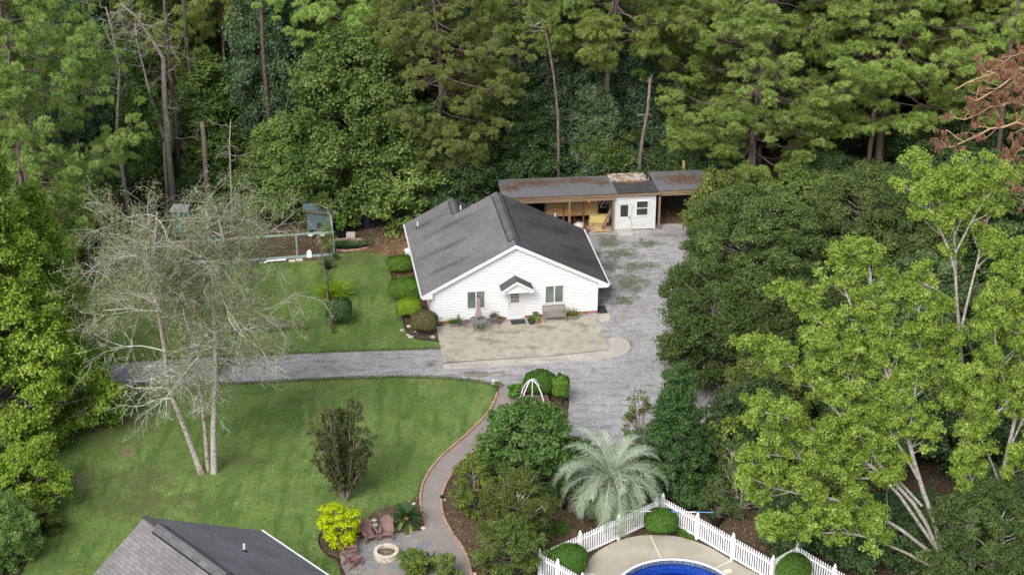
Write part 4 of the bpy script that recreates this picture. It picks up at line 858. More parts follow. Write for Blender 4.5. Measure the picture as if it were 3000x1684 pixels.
for i, (x, y, s) in enumerate([(1178, 968, .13), (1199, 957, .17), (1196, 982, .12), (1204, 988, .16), (1268, 988, .14), (1216, 972, .09)]):
    p = G(x, y); rg = np.random.default_rng(i); mb = MB().lathe([(s*.8, 0), (s, s*.25), (s*.7, s*.5), (s*.1, s*.6)], k=8)
    mb.v = [(a*1.3*(1+rg.normal()*.06), b*(1+rg.normal()*.06), c) for a, b, c in mb.v]
    tag(mb.build('bed_stone', m_rock, None, loc=(p[0], p[1], .0)), ['pale flat stone nearest the lawn in the shrub bed', 'larger pale flat stone beside the brown-tipped round shrub', 'small stone left of the pair at the tip of the shrub bed', 'largest stone at the tip of the shrub bed', 'single pale stone in the shrub bed near the patio corner', 'tiny stone half under the brown-tipped round shrub'][i], 'stone', 'stones in the shrub bed')
for i, (X, Y, s) in enumerate([(1012, 712, .17), (1000, 635, .13), (1585, 385, .12), (1735, 750, .14)]):
    p = G(*z4(X, Y)); rg = np.random.default_rng(i+9); mb = MB().lathe([(s*.8, 0), (s, s*.3), (s*.7, s*.7), (s*.1, s*.8)], k=9); mb.v = [(a*1.2*(1+rg.normal()*.08), b*(1+rg.normal()*.08), c) for a, b, c in mb.v]
    tag(mb.build('garden_rock', m_rock, None, loc=(p[0], p[1], .0)), ['large pale rock between two mauve chairs', 'darker rock behind the gap between two mauve chairs', 'small rock behind the sago palm at the path', 'pinkish rock where the brick edging ends by the sago palm'][i], 'rock', 'rocks round the fire pit bed')
def pathlight(x, y, lab, m2=None):
    p = G(x, y); t = thing('path_light', lab, 'garden light', (p[0], p[1], 0), rs.uniform(0, 3), 'garden lights along the path')
    MB().tube([(0, 0, 0), (0, 0, .3)], .02, 6).build('stake', m_dark, t); MB().box((0, .05, .34), (.14, .18, .1)).build('lamp_head', m_dark, t); MB().lathe([(.1, 0), (.11, .05), (.04, .08)], (.05, -.14, 0), 8).build('ground_plate', m_rock, t)
pathlight(1297, 1468, 'black spotlight on the right path edge at its narrow bend'); pathlight(1388, 1676, 'black spotlight on the right path edge at the bottom of the frame')
p = G(1446, 1126); t = thing('garden_ornament', 'small cream bollard ornament at the lawn tip where path meets drive', 'ornament', (p[0], p[1], 0)); MB().lathe([(.09, 0), (.1, .25), (.14, .28), (.05, .36), (.01, .37)], k=10).build('post', m_rock, t); MB().lathe([(.08, .2), (.1, .26), (.02, .3)], (.14, .05, 0), 8).build('cap', m_rock, t)
p = G(1459, 1133); tree((None, plantmesh(240, .3, .35, l_mid, .05, seed=3)), 'small_shrub', 'tiny green tuft at the lawn tip beside the cream ornament', 'shrub', (p[0], p[1], 0), crown='foliage')
# raised bed with white hoops
q = G(1560, 1192); rb = thing('raised_bed', 'grey raised planter box between the path and the round shrubs', 'planter', (q[0], q[1], 0), R(4))
MB().box((0, .75, .2), (1.9, .05, .4)).box((0, -.75, .2), (1.9, .05, .4)).box((-.95, 0, .2), (.05, 1.45, .4)).box((.95, 0, .2), (.05, 1.45, .4)).build('box', m_greyw, rb); MB().box((0, 0, .15), (1.84, 1.44, .3)).build('soil', m_ash, rb)
tr_ = thing('hoop_trellis', 'white pipe hoop frame rising from the raised planter', 'trellis', (q[0], q[1], .0), R(4))
for a0, b0, hgt_ in (((-.72, -.55), (.66, .6), 1.6), ((-.72, .5), (.68, -.5), 1.55), ((-.66, -.6), (.15, -.6), .55)):
    P = [(a0[0]+(b0[0]-a0[0])*s, a0[1]+(b0[1]-a0[1])*s, .3+hgt_*math.sin(pi*s)**.7) for s in np.linspace(0, 1, 19)]; MB().tube(P, .03, 6).build('hoop', m_pvc, tr_)
MB().tube([(-.02, 0, .3), (-.02, 0, 1.82)], .028, 6).build('centre_pole', m_pvc, tr_)
p = (q[0]-.6, q[1]+.35); tag(MB().tube([(0, 0, .3), (.02, 0, 1.1)], .03, 6).build('pink_stake', m_pink, None, loc=(p[0], p[1], 0)), 'short bright pink stake in the raised planter', 'stake')
p = G(1512, 1172); tree((None, plantmesh(420, .55, 1.3, l_fern, .12, seed=8)), 'vine_plant', 'leafy green vine spilling over the brick edge beside the white hoops', 'vine', (p[0], p[1], 0), crown='foliage')
# ================================================================== PICKET FENCE
def picket_run(label, posts, skip_first=False):
    P = [np.array(G(*p)[:2]) for p in posts]; t = thing('picket_fence', label, 'fence', (P[0][0], P[0][1], 0), 0, 'white pool fence runs'); o = P[0]
    for i, p in enumerate(P):
        if i == 0 and skip_first: continue
        q = p-o; a = MB(); a.box((q[0], q[1], .75), (.13, .13, 1.5), math.atan2(*(P[-1]-P[0])[::-1])); a.lathe([(.09, 1.5), (.095, 1.53), (.05, 1.58), (.06, 1.62), (.035, 1.68), (.01, 1.7)], (q[0], q[1], 0), 8); a.build('post', m_pvc, t)
    for a, b in zip(P[:-1], P[1:]):
        a = a-o; b = b-o; L = np.linalg.norm(b-a); d = (b-a)/L; n = max(1, int(round((L-.13)/.155))); mb = MB(); an = math.atan2(d[1], d[0])
        mb.bar((*(a+d*.06), .2), (*(b-d*.06), .2), .04, .09).bar((*(a+d*.06), 1.12), (*(b-d*.06), 1.12), .04, .09)
        for i in range(n):
            q = a+d*(.065+(L-.13)*(i+.5)/n); mb.box((q[0], q[1], .73), (.06, .055, 1.24), an); x = mb
            mb.lathe([(.04, 1.35), (.028, 1.39), (.004, 1.42)], (q[0], q[1], 0), 4, False)
        mb.build('picket_panel', m_pvc, t)
    return t
DY = 183
zz = lambda X, Y: z5(X, Y)
picket_run('white picket fence run rising from the near left corner to the apex', [zz(82, 668), zz(403, 522), zz(708, 383), zz(1007, 246), zz(1057, 222)])
picket_run('white picket fence run falling from the apex to the middle corner behind the pool deck', [zz(1057, 222), zz(1330, 375), zz(1612, 540), zz(1925, 722)], True)
picket_run('short white picket fence run from the middle corner up to the right apex', [zz(1925, 722), zz(2117, 612)], True)
picket_run('white picket fence run falling from the right apex out of the frame', [zz(2117, 612), zz(2412, 790), zz(2707, 968)], True)
picket_run('white picket fence run at the lower left leading toward the camera', [zz(82, 668), zz(225, 748), zz(420, 860), zz(640, 990)], True)
# pool pole resting on the fence, black nursery pot
a = G(*z5(757, 175), 1.0); b = G(*z5(1462, 188), 1.0); pl = thing('pool_pole', 'long blue and white telescopic pool pole lying along the fence tops', 'pole', (a[0], a[1], 1.2)); ta = np.array(b)-np.array(a)
for i, (s0, s1, m, r) in enumerate([(0, .2, m_pvc, .035), (.2, .46, m_pvc, .032), (.46, .62, m_bluep, .03), (.62, .8, m_pvc, .028), (.8, 1, m_bluep, .026)]): MB().tube([tuple(ta*s0), tuple(ta*s1)], r, 6).build('pole_section', m, pl)
MB().box((0, 0, -.06), (.06, .1, .42)).build('net_bracket', m_navy, pl)
p = G(*z5(1487, 262)); t = thing('nursery_pot', 'large black nursery pot behind the fence at the end of the pool pole', 'plant pot', (p[0], p[1], 0)); MB().lathe([(.24, 0), (.3, .55), (.33, .56), (.33, .62), (.28, .62), (.27, .5)], k=18).build('pot', m_black, t); MB().lathe([(.27, .52), (.01, .54)], k=12, cap=False).build('soil', m_ash, t)
mb = MB(); rg = np.random.default_rng(4)
for i in range(5): twigs(mb, rg, np.array([0, 0, .5]), unit(np.array([rg.normal()*.5, rg.normal()*.5, 1.]))*1, .5, .012, 1, [], .3)
mb.build('dead_stems', b_grey, t)
p = G(*z5(262, 125)); t = thing('black_bucket', 'black plastic tub under the drooping palm fronds at the left', 'tub', (p[0], p[1], 0)); MB().lathe([(.26, 0), (.32, .4), (.34, .42), (.3, .42), (.25, .05)], k=16).build('tub', m_black, t)
# ================================================================== CHICKEN RUN AND COOPS
def run_fence(label, a, b, posts, H=1.85, rail=True, m=m_teall):
    A = np.array(G(*a)[:2]); B = np.array(G(*b)[:2]); t = thing('chicken_run_fence', label, 'fence', (A[0], A[1], 0)); d = B-A; L = np.linalg.norm(d); an = math.atan2(d[1], d[0])
    for s in posts: q = d*s; MB().box((q[0], q[1], H/2), (.085, .085, H), an).build('post', m, t)
    if rail: MB().bar((0, 0, H-.02), (*d, H-.02), .09, .12).build('top_rail', m, t); MB().bar((0, 0, .09), (*d, .09), .07, .17).build('bottom_board', m_teal if 0 else m, t)
    mb = MB(); n = int(L/.22)
    for i in range(n): q = d*(i+.5)/n; mb.bar((*q, .17), (*q, H-.1), .004, .004)
    for i in range(8): mb.bar((0, 0, .2+i*.2), (*d, .2+i*.2), .004, .004)
    mb.build('wire_mesh', m_iron, t); return t
run_fence('pale teal front fence of the chicken run with wire mesh and wide top rail', (267, 797), (979, 748), [0, .155, .29, .383, .61, .845, 1])
run_fence('pale teal left end fence of the chicken run', (267, 797), (270, 745), [1.0])
run_fence('pale teal right end fence of the chicken run beside the nursery pots', (979, 748), (968, 690), [1.0])
for (x, y, h, lab) in ((756, 690, 2.1, 'tall weathered post standing alone behind the chicken run'), (552, 707, 1.6, 'short brown post in the chicken run behind the bare tree')):
    p = G(x, y); tag(MB().box((0, 0, h/2), (.13, .13, h)).build('wooden_post', m_wood, None, loc=(p[0], p[1], 0)), lab, 'post')
p = G(936, 692); cp_ = thing('chicken_coop', 'dark teal chicken coop with slanting roof covered in brown pine straw', 'coop', (p[0], p[1], 0), R(3))
MB().prism([(-.85, 0), (.8, 0), (.8, 1.2), (-.85, 1.2)], .5, 1.95).build('body', m_teal, cp_)
for x in (-.75, .7):
    for y in (.08, 1.1): MB().box((x, y, .25), (.1, .1, .5)).build('leg', m_teal, cp_)
MB().box((.95, -.08, .95), (.13, .13, 1.9)).build('front_post', m_teall, cp_)
mb = MB(); mb.quad((-1.1, -.3, 2.28), (1.35, -.3, 1.95), (1.35, 1.7, 2.25), (-1.1, 1.7, 2.58)).quad((-1.1, -.3, 2.22), (-1.1, 1.7, 2.52), (1.35, 1.7, 2.19), (1.35, -.3, 1.89))
for i in range(13): y = -.3+i*2/12.; mb.bar((-1.1, y, 2.29+.15*(y+.3)), (1.35, y, 1.96+.15*(y+.3)), .035, .04)
o = mb.build('roof', m_teal, cp_); MB().bar((-1.1, -.32, 2.17), (.85, -.32, 1.92), .03, .07).build('eave_board', m_wood, o)
MB().box((.02, -.02, .88), (.32, .04, .4)).build('pop_hole_shade', m_darkin, cp_); MB().bar((.02, -.05, .62), (.05, -1.5, .05), .3, .03).build('ramp', m_oldw, cp_)  # dark panel painted as the shade inside the coop's open door hole
MB().quad((-.85, -.001, 1.95), (.8, -.001, 1.95), (.8, -.001, 1.96), (-.85, -.001, 2.2)).build('gable_board', m_teal, cp_)
p = G(530, 700); c2 = thing('chicken_coop', 'pale teal hen house half hidden behind the bare tree', 'coop', (p[0], p[1], 0), R(-4))
MB().box((0, .5, 1.35), (1.0, 1.0, 1.7)).build('body', M('aqua_paint', (.13, .34, .33), .7), c2); MB().box((0, .4, 2.26), (1.25, 1.4, .06)).build('roof', m_trim, c2)
for x in (-.42, .42): MB().box((x, .1, .25), (.08, .08, .5)).build('leg', m_teal, c2)
p = G(541, 706); tag(MB().box((0, 0, .3), (1.4, .9, .5), R(3)).build('nest_box', m_teal, None, loc=(p[0]+.8, p[1], 0), bevel=.02), 'dark low nest box beside the pale teal hen house', 'box')
def chicken(px, py, face, lab, s=1, m=None):
    p = G(px, py); t = thing('chicken', lab, 'chicken', (p[0], p[1], 0), face, 'chickens in the run', (s, s, s))
    mb = MB(); mb.tube([(-.28, 0, .42), (-.2, 0, .34), (-.1, 0, .27), (.02, 0, .25), (.11, 0, .28), (.15, 0, .36), (.175, 0, .43), (.21, 0, .455), (.235, 0, .45)], [.015, .075, .115, .125, .1, .055, .04, .038, .012], 10)
    mb.build('body', m or m_chick, t, True); MB().bar((.17, 0, .49), (.23, 0, .48), .012, .05).build('comb', m_red, t)
    for sd in (-1, 1): MB().tube([(0, sd*.05, .16), (.01, sd*.05, .08), (.0, sd*.05, 0), (.05, sd*.05, .005)], .011, 5).build('leg', m_yel, t)
    return t
chicken(911, 699, R(200), 'white chicken under the left side of the dark teal coop', 1.15); chicken(947, 700, R(60), 'white chicken half hidden by the vine below the dark teal coop', 1.1)
p = G(906, 757); fd = thing('poultry_feeder', 'white dome poultry feeder by the front rail of the chicken run', 'feeder', (p[0], p[1]+.25, 0)); MB().lathe([(.22, .0), (.22, .1), (.18, .12), (.18, .4), (.1, .5), (.03, .55)], k=16).build('hopper', m_pvc, fd, True); MB().tube([(-.06, 0, .53), (0, 0, .62), (.06, 0, .53)], .01, 4).build('handle', m_galv, fd)
for a, b, lab in (((780, 766), (838, 761), 'long white pipe lying at the foot of the run fence'), ((760, 771), (782, 769), 'short grey-white pipe at the foot of the run fence behind the bare tree')):
    p, q = G(*a), G(*b); tag(MB().tube([(0, 0, .06), (q[0]-p[0], q[1]-p[1], .06)], .06, 8).build('pipe', m_pvc, None, loc=(p[0], p[1]-.12, .02)), lab, 'pipe')
for x, y, w_, lab in ((856, 766, .45, 'left pale concrete block at the foot of the run fence'), (877, 763, .5, 'right pale concrete block at the foot of the run fence')):
    p = G(x, y); tag(MB().box((0, 0, .07), (w_, .2, .14), .1).build('concrete_block', m_stone, None, loc=(p[0], p[1]-.08, .02), bevel=.02), lab, 'block', 'blocks along the run fence')
# barrels
def barrel(x, y, lab, s=1):
    p = G(x, y); t = thing('barrel', lab, 'barrel', (p[0], p[1], 0), 0, 'dark plastic barrels under the trees', (s, s, s)); pr = []
    for i in range(13): z = i*.08; pr.append((.29+.02*(i % 3 == 1)+.03*sin(pi*i/12), z))
    MB().lathe(pr+[(.27, .98), (.01, .98)], k=18).build('drum', m_navy, t, True); MB().lathe([(.29, .965), (.3, 1.0), (.26, 1.01), (.01, .985)], k=18).build('lid', m_black, t)
def z8(X, Y): return (850+X/3.4425, 600+Y/3.4425)
for X, Y, lab in ((625, 226, 'left of the three dark barrels in the front row'), (694, 224, 'middle of the three dark barrels in the front row'), (776, 230, 'right of the three dark barrels in the front row'), (790, 150, 'dark barrel standing behind the front right one'), (880, 160, 'dark barrel furthest right in shade under the tree')): barrel(*z8(X, Y), lab)
p = G(*z8(835, 232)); t = thing('bucket', 'small grey bucket right of the barrels', 'bucket', (p[0], p[1], 0)); MB().lathe([(.17, 0), (.21, .42), (.22, .44), (.19, .44), (.16, .05)], k=14).build('pail', m_dark, t)
# brick and paver stacks
mb = MB(); rs = random.Random(11)
for r in range(5):
    for c in range(14):
        if r < 5-abs(c-6)*.35: mb.box((-1.1+c*.17, (r % 2)*.05+rs.uniform(-.02, .02), .04+r*.075), (.15, .24, .07), rs.uniform(-.05, .05))
p = G(*z8(600, 385)); tag(mb.build('brick_stack', M('pale_brick', (.34, .22, .16), .9, [(4, (.45, .36, .29), .42, .6), (11, (.2, .12, .09), .5, .65)]), None, loc=(p[0], p[1], 0)), 'long low stack of old bricks behind the row of nursery pots', 'brick stack')
mb = MB(); p = G(*z8(615, 340))
for r in range(5): mb.box((rs.uniform(-.03, .03), rs.uniform(-.03, .03), .05+r*.085), (.62, .45, .08), rs.uniform(-.06, .06))
tag(mb.build('paver_stack', m_stonepot, None, loc=(p[0], p[1], 0)), 'small stack of pale pavers behind the old bricks', 'paver stack')
nur = []
ppm_ = plantmesh(34, .12, .42, l_dark, .045, True, 12); potm = MB().lathe([(.09, 0), (.115, .2), (.12, .22), (.09, .22)], k=10).mesh('pot', m_black)
for r in range(2):
    for i in range(15):
        X = 480+i*21+r*8; Y = 446-r*26-(.05*max(0, i-8))**2*150; p = G(*z8(X, min(Y, 446))); t = thing('nursery_plant', ('strappy seedling in a black pot in the front row inside the brick curve' if r == 0 else 'strappy seedling in a black pot in the back row against the old bricks'), 'potted plant', (p[0], p[1], 0), rs.uniform(0, 6), 'row of nursery pots by the chicken run')
        link('pot', potm, t); link('foliage', ppm_, t, (0, 0, .18)); t['label'] = 'strappy seedling pot in the '+('front row inside the brick curve' if r == 0 else 'back row against the old bricks'); nur.append((X, t))
potted('small tree with bright leaves in a black tub left of the barrels', (*G(*z8(520, 325))[:2], 0), .36, .4, m_black, l_fern, 1.6, 900, leaf=.1, Rr=.45, seed=4, group='pots beside the chicken run')
potted('dark fern in a brown pot at the run corner post', (*G(*z8(460, 560))[:2], 0), .2, .28, m_oldw, l_dark, .45, 70, True, .05, seed=7, group='pots beside the chicken run')
potted('arching plant in a black tub on the grass right of the rail fence top', (*G(*z8(385, 645))[:2], .02), .28, .25, m_black, l_dark, .75, 130, True, .06, Rr=.4, seed=9, group='pots beside the chicken run')
p = G(*z8(380, 505)); mb = MB(); pts = crownpts(np.random.default_rng(2), 2.6, .45, .1, 'col', 26, .3); tree((MB().tube([(0, 0, 0), (.05, 0, 1.3), (0, 0, 2.3)], [.03, .02, .01], 5).mesh('stem', b_grey), leafmesh('foliage', [clumps(np.random.default_rng(2), pts, .24, 46, .06, 1)], l_mid)), 'climbing_vine', 'narrow climbing plant growing up the run mesh right of the feeder', 'vine', (p[0], p[1], 0), trunk='stem', crown='foliage')
# rail fences on the lawn
def railf(label, a, b, n, H=1., rails=(.45, .85), m=m_oldw):
    A = np.array(G(*a)[:2]); B = np.array(G(*b)[:2]); t = thing('rail_fence', label, 'fence', (A[0], A[1], 0), 0); d = B-A
    for i in range(n+1): q = d*i/n; MB().box((q[0], q[1], H/2+(.35 if i in (0,) and n > 3 else 0)/2), (.13, .13, H+(.35 if i == 0 and n > 3 else 0)), .2).build('post', m, t)
    for z in rails: 
        for i in range(n): MB().bar((*(d*i/n), z+rs.uniform(-.05, .05)), (*(d*(i+1)/n), z+rs.uniform(-.05, .05)), .07, .1).build('rail', m, t)
railf('old split-rail fence seen end-on beside the round camellia', (945, 768), (969, 966), 5)
railf('low grey rail fence crossing the lawn behind the bare tree', (610, 985), (893, 970), 4, .95, (.4, .8), m_oldw)
# ------------------------------------------------------------------ clutter in the shed
def item(name, lab, cat, x, y, z, mb, m, **k): q = s2w(x, y, z); return tag(mb.build(name, m, None, loc=q, **k), lab, cat)
mb = MB()
for i in range(14): r = .5+.05*sin(i*2.1); mb.tube([(r*cos(a)*(1+.02*i % 3*.1), r*sin(a)*.8, .05+i*.022) for a in np.linspace(0, 2*pi, 25)], .02, 4, False)
item('wire_coil', 'rusty coil of wire on the floor of the open shed bay', 'coil', -2.45, -.1, 0, mb, m_terr)
rg = np.random.default_rng(6); mb = MB().lathe([(.3, 0), (.42, .12), (.38, .3), (.2, .4), (.02, .42)], k=12); mb.v = [(a*(1+rg.normal()*.08), b*(1+rg.normal()*.08), c) for a, b, c in mb.v]
item('sack', 'pale plastic sack resting on the rusty wire coil', 'sack', -2.6, .05, .3, mb, M('pale_sack', (.55, .5, .46), .5, [(6, (.4, .3, .24), .5, .62)]), smooth=True)
mb = MB().lathe([(.3, 0), (.4, .14), (.3, .34), (.04, .42)], k=10); mb.v = [(a*(1+rg.normal()*.14), b*(1+rg.normal()*.14), c) for a, b, c in mb.v]
item('rubbish_bag', 'black bag slumped behind the pale sack in the shed', 'bag', -3.0, .9, 0, mb, m_black)
mb = MB().lathe([(.25, 0), (.3, .14), (.22, .3), (.04, .34)], k=9); mb.v = [(a*(1+rg.normal()*.14), b*(1+rg.normal()*.14), c) for a, b, c in mb.v]; item('sack', 'grey sack beside the shed post nearest the house roof', 'sack', -3.45, .0, 0, mb, m_stonepot)
mb = MB()
for i in range(5): mb.box((0, -.5+i*.2, .12), (1.2, .15, .03))
for x in (-.5, 0, .5): mb.box((x, -.1, .06), (.09, 1.0, .09))
item('wooden_pallet', 'pale wooden pallet lying in front of the shed bay left of the white room', 'pallet', -.95, .2, 0, mb, m_pallet)
mb = MB()
for i in range(4): mb.box((0, 0, .05+i*.1), (1.3, 1.0-.1*i, .06), .03*i)
item('lumber_stack', 'stack of yellowish boards at the back of the shed bay', 'boards', -1.1, .95, 0, mb, m_pallet)
item('crate', 'yellowish wooden crate on the board stack in the shed', 'crate', -1.0, 1.0, .4, MB().box((0, 0, .2), (1.4, .6, .42)).box((0, -.31, .3), (1.42, .03, .1)).box((0, -.31, .12), (1.42, .03, .1)), M('yellow_pine', (.5, .42, .16), .8))
item('red_hose', 'thin red pole leaning against the plywood in the shed', 'pole', -2.6, .8, 0, MB().tube([(0, 0, .1), (-.7, .6, 1.8)], .02, 5), m_red)
item('bicycle_part', 'dark frame with metal rim hung in the gap beside the plywood', 'frame', -.6, 1.7, 1.0, MB().tube([(0.25*cos(a), 0, .5+.4*sin(a)) for a in np.linspace(0, 6.28, 17)], .02, 4, False).bar((-.2, 0, .1), (.25, 0, .95), .04, .05), m_galv)
item('orange_reflector', 'small orange lamp on the shed beam above the plywood', 'reflector', -1.95, -.3, 2.5, MB().box((0, -.02, 0), (.1, .06, .1)), M('orange', (.9, .28, .02), .5), bevel=.015)
for x, m, l in ((-5.1, m_pvc, 'white box seen in the shed shadow above the house roof'), (-4.92, l_hedge, 'small green tub in the shed shadow above the house roof'), (-4.3, m_stonepot, 'pale sack hanging in the shed shadow right of the green tub')): item('shed_clutter', l, 'clutter', x, .6, 1.0, MB().lathe([(.1, 0), (.12, .2), (.08, .3), (.01, .32)], k=8), m if m is not l_hedge else m_teall)
item('shed_table', 'dark workbench inside the left shed bay', 'workbench', -5.2, .8, 0, MB().box((0, 0, .9), (2.2, .8, .06)).box((-1, 0, .44), (.08, .6, .86)).box((1, 0, .44), (.08, .6, .86)), m_oldw)
# ================================================================== SHRUBS (clipped and loose)
def clipped(seed, rx, ry, h, n, leaf, m, p=2.6, flat_top=.0, rough=.05, core=None, asp=.6):
    """leaf shell on a superellipsoid sitting on the ground"""
    rg = np.random.default_rng(seed); d = rdir(rg, n); d[:, 2] = np.abs(d[:, 2])*1.0-.12*(rg.random(n) < .35)
    r = (np.abs(d[:, 0])**p+np.abs(d[:, 1])**p+np.abs(d[:, 2])**p)**(-1/p); lump = 1+rough*np.sin(d[:, 0]*7+seed)*np.cos(d[:, 1]*6-seed)+rough*.7*np.sin(d[:, 2]*9+d[:, 0]*5)
    r = r*lump*(1-.14*rg.random(n)**2+rg.normal(size=n)*.012); pos = d*r[:, None]*np.array([rx, ry, h*.52])+np.array([0, 0, h*.47]); pos[:, 2] = np.maximum(pos[:, 2], .02)
    nrm = unit(d/np.array([rx, ry, h*.5])+rg.normal(size=d.shape)*.55); cell = np.sin(d[:, 0]*11+seed)*np.sin(d[:, 1]*12)*np.sin(d[:, 2]*10+seed)
    return leafmesh('foliage', [leafquads(rg, pos, nrm, leaf, leaf*asp, np.clip(rg.random(n)*.8+.2*(cell > 0), 0, 1))], m)
def inner(rx, ry, h, m):  # the dense twiggy core of a clipped shrub
    mb = MB(); rs = random.Random(int(rx*100))
    for i in range(26):
        a = rs.uniform(0, 6.28); t = rs.uniform(.2, .75); mb.tube([(0.05*cos(a), .05*sin(a), 0), (rx*t*cos(a)*.5, ry*t*sin(a)*.5, h*.4), (rx*t*cos(a), ry*t*sin(a), h*rs.uniform(.5, .85))], [.03, .018, .008], 4, False)
    return mb.mesh('stem', m)
def shrub(lab, bx, by, rx, ry, h, m, n=6000, leaf=.055, p=2.6, seed=1, name='clipped_shrub', cat='shrub', rz=0, rough=.05, grp=None, z=0, asp=.6):
    q = G(bx, by); return tree((inner(rx, ry, h, b_dark), clipped(seed, rx, ry, h, n, leaf, m, p, rough=rough, asp=asp)), name, lab, cat, (q[0], q[1], z), rz, 1, grp, 'foliage', 'stem')
shrub('small hedge block furthest back along the left of the white house', 1172, 798, .85, .75, 1.15, l_hedge, 6500, .05, 4, 1, rz=HA)
shrub('large square-topped bright hedge in the middle of the row left of the house', 1190, 872, 1.1, 1.05, 1.25, l_hedge, 10000, .05, 4, 2, rz=HA)
shrub('low dull green shrub squeezed between hedge blocks and house eave', 1212, 880, .55, .5, 1.0, l_mid, 3500, .05, 2.4, 3, rz=HA)
shrub('golden green cube-shaped hedge in front of the hedge row', 1200, 928, .76, .72, 1.25, l_hedgel, 7500, .045, 5, 4, rz=HA, rough=.02)
shrub('round brown-tipped bush at the near left corner of the house', 1243, 975, .9, .85, 1.55, l_redd, 7500, .05, 2.3, 5)
shrub('dark glossy rounded camellia standing on the lawn at the end of the rail fence', 994, 948, .82, .78, 1.75, l_camel, 7500, .065, 3, 6, 'camellia_bush')
q = G(966, 873); tree((None, plantmesh(520, 1.3, 1.5, l_hedgel, .06, True, 21)), 'ginger_lily', 'yellow-green clump of strappy leaves along the rail fence behind the camellia', 'plant', (q[0]+.35, q[1]+.1, 0), crown='foliage', s=(1, 1, .8))
q = G(975, 975); tree((None, plantmesh(160, .4, .4, l_dark, .05, seed=33)), 'small_shrub', 'tiny dark tuft at the foot of the last rail fence post', 'shrub', (q[0], q[1], 0), crown='foliage')
shrub('round olive-topped clipped bush beside the gravel at the white hoops', 1582, 1160, 1.0, .95, 1.7, l_box, 9000, .045, 2.2, 8)
shrub('narrow upright bright green shrub touching the right of the round bush', 1642, 1182, .5, .48, 1.9, l_hedge, 6500, .06, 3, 9, rough=.1)
shrub('round boxwood in the apex of the white fence', *z5(1045, 325), .9, .85, 1.35, l_box, 13000, .035, 2.5, 10, 'boxwood_ball', rough=.015)
shrub('round boxwood in the near left corner of the white fence', *z5(305, 640), 1.05, 1.0, 1.5, l_box, 15000, .035, 2.5, 11, 'boxwood_ball', rough=.015)
shrub('round boxwood in the right apex of the white fence', *z5(2085, 690), .95, .9, 1.35, l_box, 13000, .035, 2.5, 12, 'boxwood_ball', rough=.015)
# chartreuse shrub
q = G(1000, 1598); rg = np.random.default_rng(5); C = []
for k in range(95):
    a = rg.uniform(0, 2*pi); t = rg.random(); r = (.55+.75*min(1, t*1.5))*rg.uniform(.55, 1)*(1-.2*(t > .85)); C.append([r*cos(a)*.93, r*sin(a)*.8, .15+2.05*t])
cm = leafmesh('foliage', [clumps(rg, np.array(C), .3, 130, .065, .55, .8)], l_yel)
tree((inner(.9, .8, 2.0, b_grey), cm), 'chartreuse_shrub', 'vivid yellow chartreuse shrub behind the fire pit chairs', 'shrub', (q[0], q[1], 0), crown='foliage', trunk='stem')
# fronds
def frond(rg, L, arch, nleaf, ll, w, up, az, base, vv, fold=.6, stiff=0):
    """returns rachis points and leaflet arrays"""
    pts = []; el = up; p = np.array(base, float); n = 14; hd = np.array([cos(az), sin(az), 0])
    for i in range(n+1):
        pts.append(p.copy()); p = p+(hd*cos(el)+np.array([0, 0, 1])*sin(el))*L/n; el -= arch/n*(1+.8*i/n)
    pts = np.array(pts); S = np.linspace(.13, .99, nleaf); ix = S*n; i0 = np.minimum(ix.astype(int), n-1); fr_ = (ix-i0)[:, None]
    P = pts[i0]*(1-fr_)+pts[i0+1]*fr_; Tn = unit(pts[i0+1]-pts[i0]); side = np.array([-sin(az), cos(az), 0]); upv = np.cross(Tn, side); upv *= np.sign(upv[:, 2:3]+1e-6)
    out = []
    for s in (-1, 1):
        ln = (ll*np.sin(np.clip(S*2.7+.35, 0, pi))**.6*rg.uniform(.85, 1.1, nleaf))[:, None]+.03
        D = unit(side*s*1.0+Tn*(.55+.5*S[:, None])+upv*fold*rg.uniform(.6, 1.3, (nleaf, 1))+rg.normal(size=(nleaf, 3))*.1)
        mid = P+D*ln*.55; tip = P+D*ln; tip[:, 2] -= ln[:, 0]*.28*(1-stiff); ww = unit(np.cross(D, upv))*w/2
        v = np.clip(vv+rg.normal(size=nleaf)*.12, 0, 1); out.append((np.stack([P-ww, P+ww, mid+ww, mid-ww], 1), v)); out.append((np.stack([mid-ww, mid+ww, tip], 1), v))
    return pts, out
